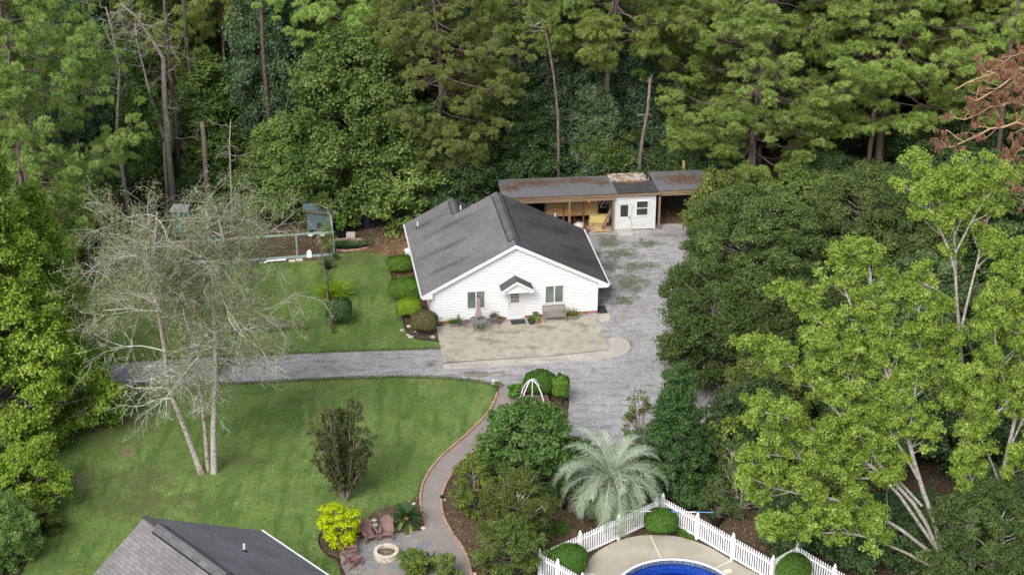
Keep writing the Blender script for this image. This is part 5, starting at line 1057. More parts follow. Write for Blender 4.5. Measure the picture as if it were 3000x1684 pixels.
def palm():
    rg = np.random.default_rng(12); q = G(1790, 1508); t = thing('pindo_palm', 'silvery blue-green palm with arching feather fronds behind the white fence', 'palm tree', (q[0], q[1], 0))
    H = 2.0; MB().lathe([(.36, 0), (.34, .5), (.38, 1.2), (.42, 1.8), (.25, 2.15), (.05, 2.3)], k=14).build('trunk', m_oldw, t)
    bt = MB()
    for i in range(60): a = i*2.4; z = .3+i/60*1.7; bt.bar((.3*cos(a), .3*sin(a), z), (.6*cos(a), .6*sin(a), z+.32), .09, .05)
    bt.build('frond_stubs', b_dark, t)
    N = 50
    for i in range(N):
        f = i/N; up = R(84)-f*R(72)+rg.normal()*.06; L = 3.3+.75*sin(f*pi)+rg.normal()*.15; az = i*2.39996+rg.normal()*.1
        pts, lv = frond(rg, L, 1.65+1.0*(f)+rg.normal()*.25, 56, .68, .024, up, az, (.12*cos(az), .12*sin(az), H+.25-f*.5), .75-.5*f, .45)  # lower fronds darker: shade in the gaps put into leaflet colour
        fo = link('frond', leafmesh('frond', lv, l_palm), t); MB().tube(pts, [.032*(1-.7*j/14) for j in range(15)], 4, False).build('rachis', m_rach, fo)
    for i in range(7):
        az = rg.uniform(0, 6.28); pts, lv = frond(rg, 1.9, .9, 34, .4, .025, R(-40), az, (.35*cos(az), .35*sin(az), H-.3), .5, .2); fo = link('dead_frond', leafmesh('dead_frond', lv, l_dead), t); MB().tube(pts, .02, 4, False).build('rachis', b_straw, fo)
m_rach = M('frond_rib', (.34, .4, .26), .6); l_dead = LEAF('dead_frond', (.16, .11, .07), (.3, .23, .16), var=.05)
palm()
def cycad(lab, bx, by, s, n=46, seed=3, cone=True):
    rg = np.random.default_rng(seed); q = G(bx, by); t = thing('sago_palm', lab, 'cycad', (q[0], q[1], 0), 0, None, (s, s, s)); MB().lathe([(.16, 0), (.19, .25), (.12, .4), (.03, .45)], k=10).build('trunk', b_dark, t)
    for i in range(n):
        f = i/n; az = i*2.39996+rg.normal()*.12; pts, lv = frond(rg, 1.15, .75+.5*f, 34, .16, .022, R(78)-f*R(68), az, (0, 0, .42-.12*f), (.15+.25*rg.random()) if f < .6 else rg.uniform(.2, 1), .35, .8)
        fo = link('frond', leafmesh('frond', lv, l_sago), t)
    if cone: MB().lathe([(.1, 0), (.16, .1), (.12, .25), (.02, .33)], (0, 0, .4), 10).build('seed_cone', m_planter if 0 else M('tan_cone', (.5, .36, .16), .9), t, True)
cycad('dark green sago palm with yellowing lower fronds beside the path and facing chair', 1192, 1538, .95)
cycad('small sago palm at the bottom edge in front of the fire pit', 1262, 1662, .62, 34, 4, False)
def loose(lab, bx, by, hw, topy, m, n=34, cr=.4, leaf=.08, nl=170, shape='round', base=.05, seed=1, name='loose_shrub', cat='shrub', bark=None, tr=.04, trunks=3, dead=0, twig=0, lean=(0, 0), fl=.8, R_=None, H_=None, inner_=.3, grp=None, vstretch=1):
    q = G(bx, by); pp = ppm(q[1]); H = H_ or max(.4, VZ(bx, topy, q[1]+.0)); Rr = R_ or hw/pp
    return tree(broadleaf(seed, H, Rr, base, shape, n, cr, nl, leaf, tr, m, bark or b_grey, lean, trunks, fl, dead, inner_, twig=twig), name, lab, cat, (q[0], q[1], 0), 0, 1, grp, 'crown' if cat == 'tree' else 'foliage', 'trunk' if cat == 'tree' else 'stem')
loose('mixed green and orange-tipped shrub at the bottom edge right of the fire pit', 1215, 1690, 50, 1612, l_nand, 26, .28, .055, 200, seed=41, name='nandina_shrub')
loose('dense green shrub at the bottom edge beside the small sago palm', 1305, 1700, 42, 1622, l_mid, 24, .28, .055, 200, seed=42)
loose('broad leafy fig bush between the white hoops and the palm', 1545, 1425, 152, 1188, l_fig, 120, .55, .13, 210, seed=43, name='fig_bush', inner_=.55, tr=.07, trunks=4)
loose('olive and orange-tinged loose shrub at the path bend below the fig', 1390, 1490, 78, 1340, l_nand, 44, .38, .06, 200, seed=44, name='loose_shrub', twig=1)
loose('tall olive shrub with pale twigs left of the black tub under the palm', 1520, 1600, 122, 1392, l_olive, 105, .45, .07, 210, seed=45, twig=1, bark=b_bleach)
loose('lower olive shrub at the near corner of the white fence', 1490, 1690, 112, 1525, l_olive, 85, .42, .07, 210, seed=46, twig=1)
loose('small twiggy grey-stemmed shrub beside the path bend', 1425, 1452, 38, 1370, l_sparse, 14, .3, .05, 60, seed=47, twig=3, bark=b_bleach)
loose('dark low shrub between the fig and the palm trunk', 1665, 1440, 60, 1350, l_dark, 30, .4, .09, 180, seed=48)
for i, (x, y, lab) in enumerate([(1640, 1560, 'tuft of long green blades outside the fence left of the palm'), (1722, 1610, 'small grassy clump just inside the left fence run'), (2000, 1565, 'small pale green clump inside the fence right of the apex boxwood'), (2025, 1575, 'second pale green clump inside the fence, nearer the deck')]):
    q = G(x, y); tree((None, plantmesh(150, .5, [.75, .3, .35, .3][i], l_fern, .04, True, 50+i)), 'grass_clump', lab, 'plant', (q[0], q[1], 0), crown='foliage')
# holly, thicket etc right of the palm
loose('dense dark green holly tapering to a point right of the palm', 1972, 1450, 125, 1062, l_holly, 170, .5, .085, 300, 'cone', .02, 51, 'holly_tree', 'tree', b_grey, .16, 1, inner_=.6)
loose('sparse light green sapling in front of the gravel left of the holly', 1868, 1330, 52, 1150, l_mid, 26, .4, .07, 70, seed=52, name='sapling', cat='tree', twig=2)
loose('loose bright yellow-green sapling standing between holly and thicket', 2115, 1430, 75, 1215, l_bright, 34, .4, .07, 90, seed=53, name='sapling', cat='tree', twig=2, bark=b_grey)
loose('grey-brown twiggy thicket behind the black nursery pot', 2170, 1500, 105, 1290, l_olive, 60, .5, .06, 90, seed=54, name='thicket_shrub', twig=4, bark=b_lich)
loose('low dark green bush under the thicket beside the nursery pot', 2100, 1500, 70, 1425, l_dark, 34, .4, .08, 200, seed=55)
loose('dark rounded bush behind the thicket and the holly', 2190, 1400, 150, 1120, l_dark, 90, .75, .1, 260, seed=56, name='dark_bush', inner_=.5, tr=.1)
loose('olive green bush between the oak and the bright tree', 2230, 1330, 120, 1010, l_olive, 80, .7, .1, 240, seed=57, name='dark_bush', inner_=.5, tr=.1)
# crape myrtle (vase of upright stems)
q = G(1012, 1468); rg = np.random.default_rng(61); mb = MB(); C = []
HM = VZ(1012, 1190, q[1]); 
for i in range(46):
    a = rg.uniform(0, 2*pi); sp_ = rg.uniform(.1, 1)**.6; L = HM*rg.uniform(.6, 1.06)*(1.08-.2*sp_); e = np.array([cos(a)*1.85*sp_, sin(a)*1.6*sp_, L]); pts = []
    for k in range(9): s = k/8; p = np.array([e[0]*s**1.0, e[1]*s**1.0, L*s])*1.0; p[:2] += rg.normal(size=2)*.05*s; pts.append(p)
    mb.tube(pts, [.03*(1-k/9)+.006 for k in range(9)], 4, False)
    for k in range(14): s = rg.uniform(.22, 1.0); C.append(pts[0]*(1-s)+e*s+rg.normal(size=3)*np.array([.1, .1, .12]))
cr_ = leafmesh('foliage', [clumps(rg, np.array(C), .22, 66, .05, 1.1, .3)], l_myrt)
cmt = tree((mb.mesh('stem', b_grey), cr_), 'crape_myrtle', 'upright vase-shaped brownish crape myrtle standing alone on the front lawn', 'tree', (q[0], q[1], 0), crown='foliage', trunk='stem')
mb = MB()
for i in range(7): c = C[rg.integers(len(C))]; mb.box((c[0], c[1], max(c[2], 2.4)), (.09, .09, .09), 1)
mb.build('pink_blossom', M('pink_blossom', (.55, .18, .25), .8), cmt)
# ------------------------------------------------------------------ bare multi-trunk tree on the lawn
def baretree():
    q = G(598, 1385); t = thing('bare_birch', 'three-trunked pale tree with mostly bare lichen-grey branches on the front lawn', 'tree', (q[0], q[1], 0))
    rg = np.random.default_rng(71); ends = []; Y0 = q[1]
    def w3(x, y, dy): Y = Y0+dy; r = ray(x, y); k = Y/r[1]; return np.array([r[0]*k-q[0], dy, CH+r[2]*k])
    trunks = [([(590, 1382), (545, 1265), (492, 1130), (482, 1020), (462, 900), (445, 780), (455, 700), (460, 620)], .17, [0, 0, -.2, -.3, -.5, -.4, -.4, -.3], b_lich),
              ([(608, 1362), (600, 1250), (582, 1120), (560, 1040), (570, 900), (576, 840), (560, 740), (540, 640)], .12, [.3, .4, .6, .7, .8, .9, 1.0, 1.2], b_lich),
              ([(626, 1368), (625, 1250), (632, 1100), (630, 960), (622, 850), (640, 770), (655, 700), (640, 640)], .17, [0, 0, .1, .1, .2, .2, .3, .4], b_pale)]
    for pts, r0, dys, bk_ in trunks:
        P = [w3(x, y, d) for (x, y), d in zip(pts, dys)]; P[0][2] = 0; mb = MB(); mb.tube(P, [r0*(1.25 if i == 0 else 1)*(1-i/9.5)**.8 for i in range(8)], 8, False)
        o = mb.build('trunk', bk_, t, True); br = MB(); n = 28
        for i in range(n):
            s = (.24+.76*(i+rg.random())/n)*7; i0 = min(int(s), 6); p = P[i0]+(P[i0+1]-P[i0])*(s-i0); h = s/7
            a = rg.uniform(0, 2*pi); up = -.05+.5*h*rg.random(); d = unit(np.array([cos(a)*1.25, sin(a)*.9, up])); L = (4.1-1.9*abs(h-.6))*rg.uniform(.5, 1.1)*(.55 if h < .38 else 1)
            twigs(br, rg, p, d, L, .042*(1-.45*h), 3, ends, .2, .035, 5, (3, 5))
        br.build('branches', b_bleach, o)
    E_ = np.array(ends); h = E_[:, 2]; keep = rg.random(len(E_)) < np.clip(.1+.8*(h-5)/4, .08, .9); E_ = E_[keep]
    k = 14; P = np.repeat(E_, k, 0)+rg.normal(size=(len(E_)*k, 3))*.17; link('leaves', leafmesh('leaves', [leafquads(rg, P, unit(rg.normal(size=P.shape)+np.array([0, 0, .6])), .05, .03, rg.random(len(P)))], l_sparse), t)
    print('bare ends', len(ends))
baretree()
# ================================================================== LARGE TREES
def big(lab, bx, by, hw, topy, m, shape='round', base=.2, n=110, cr=1.0, leaf=.16, nl=420, seed=1, name='broadleaf_tree', bark=None, tr=.22, trunks=1, H=None, Rr=None, lean=(0, 0), inner_=.5, twig=0, off=None, fl=.85, grp=None):
    q = G(bx, by) if off is None else off; H = H or VZ(bx, topy, q[1]); Rr = Rr or hw/ppm(q[1], H*.6)
    print(lab[:30], round(H, 1), round(Rr, 1))
    return tree(broadleaf(seed, H, Rr, base, shape, n, cr, nl, leaf, tr, m, bark or b_grey, lean, trunks, fl, 0, inner_, twig=twig), name, lab, 'tree', (q[0], q[1], 0), 0, 1, grp)
big('tall bright green sweetgum filling the left edge of the frame', 10, 1290, 310, 300, l_sweet, 'pyr', .0, 420, .85, .125, 400, 81, 'sweetgum_tree', tr=.3, inner_=.62)
big('shorter green sweetgum right of the tall one, at the left edge', 170, 1180, 160, 540, l_sweet, 'pyr', .0, 190, .75, .12, 380, 82, 'sweetgum_tree', tr=.2)
big('yellow-green shrubby tree under the sweetgums above the lawn edge', 100, 1500, 120, 1300, l_sweet, 'round', .1, 60, .55, .1, 280, 83, 'understory_tree', trunks=2, tr=.08)
big('dark green hedge mass in the lower left corner', 10, 1640, 125, 1460, l_mid, 'round', .02, 130, .42, .06, 330, 84, 'hedge_shrub', trunks=3, tr=.06)
# evergreen oaks between the gravel and the pines
big('broad olive-green evergreen oak overhanging the gravel right of the shed', 2200, 960, 260, 560, l_oak, 'spread', .1, 330, .75, .1, 420, 91, 'live_oak', tr=.3, inner_=.5, twig=2)
big('dull green evergreen oak behind the tallest bright tree', 2530, 900, 250, 510, l_oak, 'spread', .1, 280, .75, .1, 420, 92, 'live_oak', tr=.3, inner_=.6, twig=1)
big('low drooping oak hanging over the gravel above the holly', 2080, 1120, 160, 870, l_oak, 'round', .15, 90, .75, .11, 380, 93, 'live_oak', tr=.18, twig=3, inner_=.4)
big('shaded dull green oak filling the gap below the oak row', 2350, 1180, 200, 840, l_oak, 'round', .05, 110, .95, .12, 400, 94, 'live_oak', tr=.2, inner_=.5)
# bright trees, right foreground
def hero(name, lab, bx, by, limbs, lmat, bark, seed, dens=3.9, cr=.42, nl=290, leaf=.06, sl=1.9, up=.55):
    """a tree drawn limb by limb; limbs: (pixel path, depth at the end, root radius, where leaves start)"""
    rg = np.random.default_rng(seed); q = G(bx, by); mb = MB(); C = []
    for path, dy, r0, s0 in limbs:
        n = len(path); P = []
        for i, (x, y) in enumerate(path): Y = q[1]+dy*(i/(n-1))**1.1; r = ray(x, y); k = Y/r[1]; P.append(np.array([r[0]*k-q[0], Y-q[1], max(0, CH+r[2]*k)]))
        P = np.array([np.array(p) for p in smoothpoly([tuple(p) for p in P], 1, False)]); n = len(P)
        mb.tube(P, [r0*.72*(1-.85*i/(n-1))+.012 for i in range(n)], 7, False)
        d = np.r_[0, np.cumsum(np.linalg.norm(np.diff(P, axis=0), axis=1))]; L = d[-1]; m_ = int(L*(1-s0)*dens)
        for j in range(m_):
            t = L*(s0+(1-s0)*(j+rg.random())/m_); p = np.array([np.interp(t, d, P[:, i]) for i in range(3)]); ax = unit(P[min(np.searchsorted(d, t), n-1)]-P[max(np.searchsorted(d, t)-1, 0)]+1e-6)
            sd = unit(rdir(rg, 1)[0]+ax*.8+np.array([0, 0, up])); ln = sl*rg.uniform(.4, 1.15)*(1.15-.55*t/L); e = p+sd*ln; mid = (p+e)/2+np.array([0, 0, -.06*ln])
            mb.tube([p, mid, e], [.035*(1-.6*t/L)+.008, .018, .008], 4, False)
            for g in range(rg.integers(2, 4)): C.append(p+(e-p)*rg.uniform(.55, 1.1)+rdir(rg, 1)[0]*.28)
    C = np.array(C); C[:, 2] = np.maximum(C[:, 2], .4)
    return tree((mb.mesh('trunk', bark, True), leafmesh('crown', [clumps(rg, C, cr*rg.uniform(.6, 1.2, len(C)), nl, leaf, .95, .35, 7)], lmat)), name, lab, 'tree', tuple(q))
hero('lime_green_tree', 'wide lime-green tree whose white limbs sweep left over the white fence', 2780, 1740, [
  ([(2780, 1740), (2750, 1560), (2690, 1400), (2640, 1200), (2590, 1030), (2560, 900), (2540, 720)], .5, .2, .42), ([(2760, 1640), (2700, 1500), (2600, 1390), (2520, 1280), (2400, 1150), (2280, 1040), (2200, 990)], -1.5, .15, .3),
  ([(2770, 1650), (2600, 1520), (2500, 1480), (2420, 1455), (2300, 1440), (2200, 1400)], -3.5, .12, .3), ([(2740, 1600), (2600, 1400), (2450, 1290), (2330, 1230), (2210, 1200)], -2.5, .12, .3),
  ([(2690, 1400), (2560, 1180), (2460, 1000), (2360, 900), (2310, 860)], 1.0, .1, .25), ([(2640, 1200), (2560, 1000), (2470, 860), (2470, 740)], 1.8, .1, .2), ([(2770, 1680), (2620, 1600), (2500, 1560), (2380, 1560), (2250, 1540)], -4, .09, .35),
  ([(2700, 1480), (2560, 1330), (2420, 1120), (2330, 1060), (2250, 1060)], .5, .1, .25), ([(2600, 1400), (2480, 1400), (2350, 1340), (2230, 1330)], -2.8, .07, .2), ([(2660, 1300), (2680, 1150), (2700, 1000), (2690, 880)], 1.0, .07, .3), ([(2640, 1200), (2500, 1130), (2380, 1000)], -.8, .06, .2)], l_bright, b_pale, 96)
hero('lime_green_tree', 'tallest lime-green tree with bare white upper trunk near the right edge', 2835, 1640, [
  ([(2835, 1640), (2825, 1400), (2830, 1200), (2812, 1000), (2800, 830), (2795, 660), (2770, 520)], .3, .2, .78), ([(2812, 980), (2840, 860), (2870, 740), (2900, 620)], .8, .1, .5), ([(2800, 800), (2770, 700), (2720, 620), (2690, 560)], -.8, .09, .4), ([(2805, 900), (2750, 850), (2700, 830), (2665, 860)], -1, .06, .45),
  ([(2800, 740), (2850, 640), (2900, 560), (2960, 530)], -.5, .07, .35), ([(2830, 1200), (2790, 1080), (2760, 960)], -1.2, .06, .3), ([(2830, 1150), (2880, 1020), (2890, 920)], -1, .07, .25), ([(2830, 1280), (2800, 1180), (2740, 1120)], -1.8, .06, .3), ([(2795, 680), (2730, 600), (2700, 500)], .8, .06, .3), ([(2796, 690), (2850, 560), (2840, 500)], .3, .06, .3)], l_bright, b_pale, 95)
hero('lime_green_tree', 'lime-green tree cut by the right edge with forked white trunks', 2890, 1700, [
  ([(2890, 1700), (2930, 1420), (2975, 1220), (3010, 1050), (3030, 900), (3040, 740)], .5, .18, .5), ([(2850, 1640), (2840, 1300), (2920, 1210), (3000, 1130), (3080, 1100)], -1, .1, .5), ([(2975, 1220), (2930, 1080), (2910, 960), (2930, 850)], -1, .09, .3), ([(2930, 1420), (2860, 1240), (2840, 1100)], -2, .08, .35), ([(2990, 1150), (2990, 1000), (2970, 860), (2985, 740)], 1, .09, .25), ([(2920, 1450), (2980, 1340), (3050, 1300)], -2, .07, .3), ([(2950, 1330), (3010, 1200), (3060, 1050)], -1.5, .07, .3), ([(2900, 1560), (2850, 1420), (2830, 1340)], -2, .06, .4)], l_bright, b_pale, 98)
big('dusty olive bush-like tree in the lower right corner', 2860, 1790, 185, 1430, l_oak, 'round', .05, 150, .6, .08, 360, 99, 'olive_tree', b_pale, .14, 3, inner_=.5)
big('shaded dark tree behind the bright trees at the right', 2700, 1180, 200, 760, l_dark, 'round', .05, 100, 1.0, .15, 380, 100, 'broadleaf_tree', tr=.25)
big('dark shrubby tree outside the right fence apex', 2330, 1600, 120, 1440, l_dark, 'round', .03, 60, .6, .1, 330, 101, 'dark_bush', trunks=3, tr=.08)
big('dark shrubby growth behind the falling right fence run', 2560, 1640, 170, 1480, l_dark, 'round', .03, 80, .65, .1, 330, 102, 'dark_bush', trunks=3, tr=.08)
# ================================================================== THE WOODS
PB = {}
def proto(k):
    if k in PB: return PB[k]
    if k[0] == 'b':   # broadleaf 14 m x 4.5 m
        i = int(k[1]); mt = {'d': l_dark, 'm': l_mid, 'o': l_olive, 'u': l_blue}[k[2]]
        PB[k] = (broadleaf(200+i, 14, 4.5, [.12, .25, .08][i % 3], ['round', 'oval', 'pyr'][i % 3], 120, 1.15, 300, .17, .2, mt, [b_dark, b_grey][i % 2], (0, 0), 1, .85, 0, .5, twig=0), 14, 4.5)
    elif k[0] == 'u': # understory 5 m x 2.6 m
        i = int(k[1]); mt = {'d': l_dark, 'm': l_mid, 'o': l_olive, 'u': l_blue, 'f': l_fern}[k[2]]
        PB[k] = (broadleaf(300+i, 5, 2.6, .02, ['round', 'spread'][i % 2], 62, .75, 240, .13, .07, mt, b_dark, (0, 0), 3, .9, 0, .45), 5, 2.6)
    elif k[0] == 'p': # pine 24 m x 7 m
        i = int(k[1]); mt = {'g': l_pine, 'b': l_pineb}[k[2]]; base = [.12, .42, .2][i % 3]
        PB[k] = (pine(400+i, 24, 7, base, [92, 62, 80][i % 3], 17, 26, .25, .045, .27, mt, b_pine), 24, 7)
    return PB[k]
def wt_(k, lab, cx, Y, topy=None, hw=None, midy=None, H=None, name=None, grp=None, rz=0, cat='tree', Rr=None):
    pr_, H0, R0 = proto(k); H = H or VZ(cx, topy, Y); my = midy if midy is not None else (topy if topy is not None else 200)+120
    r = ray(cx, my); X = r[0]*Y/r[1]; hh = max(0, CH+r[2]*Y/r[1]); Rr = Rr or hw/ppm(Y, hh)
    nm = name or {'b': 'broadleaf_tree', 'u': 'understory_shrub', 'p': 'pine_tree'}[k[0]]
    return tree(pr_, nm, lab, cat, (X, Y, 0), rz, (Rr/R0, Rr/R0, H/H0), grp)
wt_('p0g', 'huge bright green pine right of the shed with straight trunk rising from the oak tops', 2230, 123.7, H=25, Rr=8.6, midy=300, rz=.4)
wt_('p2g', 'second bright green pine, right of the huge one', 2610, 124.5, H=26, Rr=8, midy=300, rz=2)
wt_('p1g', 'pine crown filling the gap behind the two big right-hand pines', 2430, 131, H=25, Rr=7, midy=150, rz=4)
wt_('p2g', 'pine at the upper right corner behind the dead brown branches', 2930, 127, H=25, Rr=7, midy=200, rz=1)
wt_('p0g', 'pine whose crown is cut by the upper right corner', 3080, 133, H=24, Rr=7, midy=200, rz=3)
wt_('p0b', 'browning olive pine hanging above the house ridge', 1270, 121, H=22, Rr=5.6, midy=250, rz=5.2)
wt_('p1g', 'tall pine with thick dark trunk standing behind the white shed room', 1800, 124.5, H=25, Rr=6.5, midy=250, rz=2.2)
wt_('p1g', 'slim pine with dark twin-looking trunk behind the left shed roof', 1555, 126, H=25, Rr=5, midy=200, rz=.7)
wt_('p1g', 'pine crown cut by the top edge left of the browning pine', 960, 127, H=24, Rr=6, midy=100, rz=3.7)
wt_('p1b', 'tall pine with long bare dark trunk left of centre at the top edge', 668, 129, H=27, Rr=4, midy=200, rz=1.9)
wt_('p0g', 'bright green pine crown in the upper left corner', 10, 105, H=27, Rr=6.2, midy=100, rz=.9)
wt_('b0m', 'broad mid-green hardwood in the centre left of the woods edge', 1030, 119.5, 85, 205)
wt_('b2m', 'lower mid-green hardwood behind the chicken run and coop', 830, 119, 330, 150, rz=1.3)
wt_('u1m', 'bright green low maple overhanging the dark barrels', 1165, 118, 430, 150, name='broadleaf_tree', rz=.5)
wt_('u1m', 'leafy low tree hanging over the dark teal coop', 960, 118.5, 400, 130, name='broadleaf_tree', rz=2.5)
wt_('b1u', 'grey-green tree with pale bare twigs at the top left of centre', 800, 125, H=18, hw=140, midy=180, rz=2)
wt_('b0u', 'dark evergreen tree in shade behind the sweetgums', 190, 116.5, 235, 140, rz=1)
wt_('b1m', 'lighter green tree with a leaning pale trunk left of the snag', 335, 119, 85, 125, rz=4)
wt_('b1u', 'dark tree at the far left top between pine and snag', 240, 127, H=17, hw=150, midy=120, rz=5)
wt_('b2m', 'green tree at the top edge between the snag and the bare pine trunk', 470, 130, H=19, hw=150, midy=80, rz=2.4)
wt_('b2u', 'bluish dark tree stacked above the shed roof', 1660, 126, 60, 130, rz=.2)
wt_('b0d', 'dark green tree right behind the shed left bay', 1500, 124, 210, 120, rz=3.1)
wt_('u0m', 'rounded low green tree overhanging the shed roof left of the white room', 1755, 123.6, 378, 105, name='broadleaf_tree', rz=1)
wt_('u1d', 'dark green low tree against the shed roof at its left end', 1560, 123.2, 395, 120, name='broadleaf_tree', rz=2)
wt_('b2u', 'bluish mid-height tree above the rounded low green tree', 1740, 124, 235, 110, rz=4.5)
wt_('u0d', 'dark low tree between the house ridge and the browning pine', 1340, 119.5, 440, 110, name='broadleaf_tree', rz=2)
wt_('b1m', 'green hardwood just right of the browning pine at the top', 1450, 128, 20, 130, rz=1.1)
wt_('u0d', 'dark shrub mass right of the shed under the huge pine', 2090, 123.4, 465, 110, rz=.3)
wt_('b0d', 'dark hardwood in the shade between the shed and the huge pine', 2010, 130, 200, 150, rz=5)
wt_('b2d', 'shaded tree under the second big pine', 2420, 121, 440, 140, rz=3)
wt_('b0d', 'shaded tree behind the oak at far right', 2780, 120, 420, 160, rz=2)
wt_('u1o', 'leafy low tree hiding the right end of the shed', 2110, 114.5, 505, 100, midy=580, name='broadleaf_tree', rz=1)
wt_('u1o', 'olive undergrowth left of the chicken run', 290, 113, 610, 120, rz=2)
wt_('u0m', 'low bright undergrowth behind the chicken run near the lone post', 800, 120, 540, 110, rz=1)
KB = {1: 18, 2: 79, 3: 448, 4: 603, 5: 845, 6: 1045, 7: 1232, 8: 1354, 9: 1625, 10: 1870, 11: 2030, 12: 2246, 13: 2485, 14: 2668, 15: 2899, 18: 20, 19: 86, 20: 349, 21: 627, 22: 686, 23: 982, 24: 1261, 25: 1293, 26: 1552, 27: 1794, 28: 2070, 29: 2250, 30: 2372, 31: 2657, 32: 2915, 33: 2990, 36: 13, 40: 661, 43: 1308, 44: 1540, 45: 1756, 46: 1918, 47: 2079, 49: 2488, 50: 2638, 51: 2768, 55: 35, 58: 661, 60: 1065, 61: 1118, 63: 1518, 64: 1825, 65: 2013, 66: 2111, 68: 2649, 69: 2694, 80: 1094}   # woods trees the photo's view shows, and where across the picture
KU = {1: 31, 2: 52, 4: 166, 6: 389, 7: 421, 8: 496, 9: 524, 10: 628, 11: 701, 12: 739, 19: 1238, 20: 1287, 21: 1431, 22: 1432, 24: 1567, 25: 1671, 27: 1821, 28: 1894, 29: 1910, 30: 1970, 31: 2029, 32: 2157, 33: 2228, 34: 2282, 35: 2319, 36: 2368, 37: 2502, 38: 2546, 40: 2618}
MARKS = [(0, 'left edge'), (190, 'dark evergreen'), (340, 'leaning pale trunk'), (480, 'grey dead tree'), (598, 'broken trunk'), (668, 'tall bare pine'), (800, 'grey-green tree'), (1030, 'mid-green hardwood'), (1270, 'browning pine'), (1500, 'slim pine'), (1630, 'crooked trunk'), (1800, 'thick-trunked pine'), (1950, 'right shed roof'), (2230, 'huge pine'), (2610, 'second big pine'), (2900, 'dead brown pine'), (3001, 'right edge')]
def between(px):
    for (a, n), (b, m_) in zip(MARKS[:-1], MARKS[1:]):
        if px < b or m_ == MARKS[-1][1]: return f'between {n} and {m_}'
def ordinals(objs):   # things with one label: told apart by their place, left to right
    byl = {}
    for px, o in objs: byl.setdefault(o['label'], []).append((px, o))
    W_ = ['first', 'second', 'third', 'fourth', 'fifth', 'sixth', 'seventh', 'eighth', 'ninth', 'tenth', 'eleventh', 'twelfth', 'thirteenth', 'fourteenth', 'fifteenth']
    for l, L in byl.items():
        if len(L) > 1:
            for i, (px, o) in enumerate(sorted(L, key=lambda q: q[0])): o['label'] = (l+', left one' if i == 0 else l+', right one') if len(L) == 2 else l+f', {W_[i]} from left'
def zone(px): return ['at the far left', 'at the left', 'left of the middle', 'in the middle', 'right of the shed', 'at the far right'][min(5, max(0, int(px//500)))]
rw = random.Random(17); row = 0; Y = 128.; bi = -1; done = []
while Y < 152:
    x = -(.315*Y+7)+rw.uniform(0, 3)
    while x < .315*Y+7:
        px = 1500+F*x/(Y*cp+40*sp); k = rw.random(); yy = Y+rw.uniform(-1.6, 1.6); dp = 'just behind the front trees' if Y < 142 else ('deep in the woods' if Y < 156 else 'furthest back in the woods')
        if k < .3: kk, nm, lb, H_, R_ = rw.choice(['p1g', 'p1b', 'p2g']), 'pine_tree', 'tall pine', rw.uniform(21, 26), rw.uniform(4.5, 6)
        elif k < .78: kk, nm, lb, H_, R_ = rw.choice(['b0d', 'b1m', 'b2u', 'b2m', 'b1u']), 'broadleaf_tree', 'leafy hardwood', rw.uniform(10, 16), rw.uniform(3.4, 4.8)
        else: kk, nm, lb, H_, R_ = rw.choice(['u0d', 'u1d', 'u0m']), 'broadleaf_tree', 'low dark tree', rw.uniform(5, 8), rw.uniform(2.8, 3.8)
        bi += 1; rz0 = rw.uniform(0, 6.28)
        if bi in KB: pr_, H0, R0 = proto(kk); done.append((KB[bi], tree(pr_, nm, f"{lb.replace('leafy ', '')} {'behind front row' if Y < 142 else 'deep in woods'} {between(KB[bi])}", 'tree', (x, yy, 0), rz0, (R_/R0, R_/R0, H_/H0), 'trees inside the woods')))
        x += rw.uniform(4.6, 6.4)
    Y += 5.2
for i in range(46):   # undergrowth along the edge of the woods
    px = -50+i*68+rw.uniform(-20, 20); Y = rw.uniform(123.4, 127) if 900 < px < 2150 else rw.uniform(119, 126); kk = rw.choice(['u0d', 'u1d', 'u0m', 'u1o', 'u0d']); pr_, H0, R0 = proto(kk); H_ = rw.uniform(1.8, 3.6); R_ = rw.uniform(1.7, 2.8)
    x = (px-1500)/F*(Y*cp+CH*sp); rz0 = rw.uniform(0, 6.28)
    if i in KU: done.append((KU[i], tree(pr_, 'understory_shrub', f'undergrowth at woods edge {between(KU[i])}', 'shrub', (x, Y, 0), rz0, (R_/R0, R_/R0, H_/H0), 'undergrowth along the woods edge', 'foliage', 'stem')))
ordinals(done)
ordinals(nur)
rgw = np.random.default_rng(90); CW = []   # the far wood, one mass behind everything one can tell apart
for i in range(1500):
    y = rgw.uniform(146, 170); x = rgw.uniform(-1, 1)*(.33*y+8); h = rgw.uniform(1, 16) if rgw.random() < .5 else rgw.uniform(9, 15); CW.append((x, y, h))
for i in range(700):   # the same wood carries on beyond both sides of the view
    y = rgw.uniform(84, 146); sd = rgw.choice([-1, 1]); CW.append((sd*(.30*y+14+rgw.uniform(0, 22)) if sd > 0 else -(.30*y+16+rgw.uniform(0, 20)), y, rgw.uniform(.8, 13)))
tag(link('far_wood', leafmesh('far_wood', [clumps(rgw, np.array(CW), 2.0, 160, .3, .9)], l_dark)), 'dark far wood closing the view behind the trees', 'woods', kind='stuff')
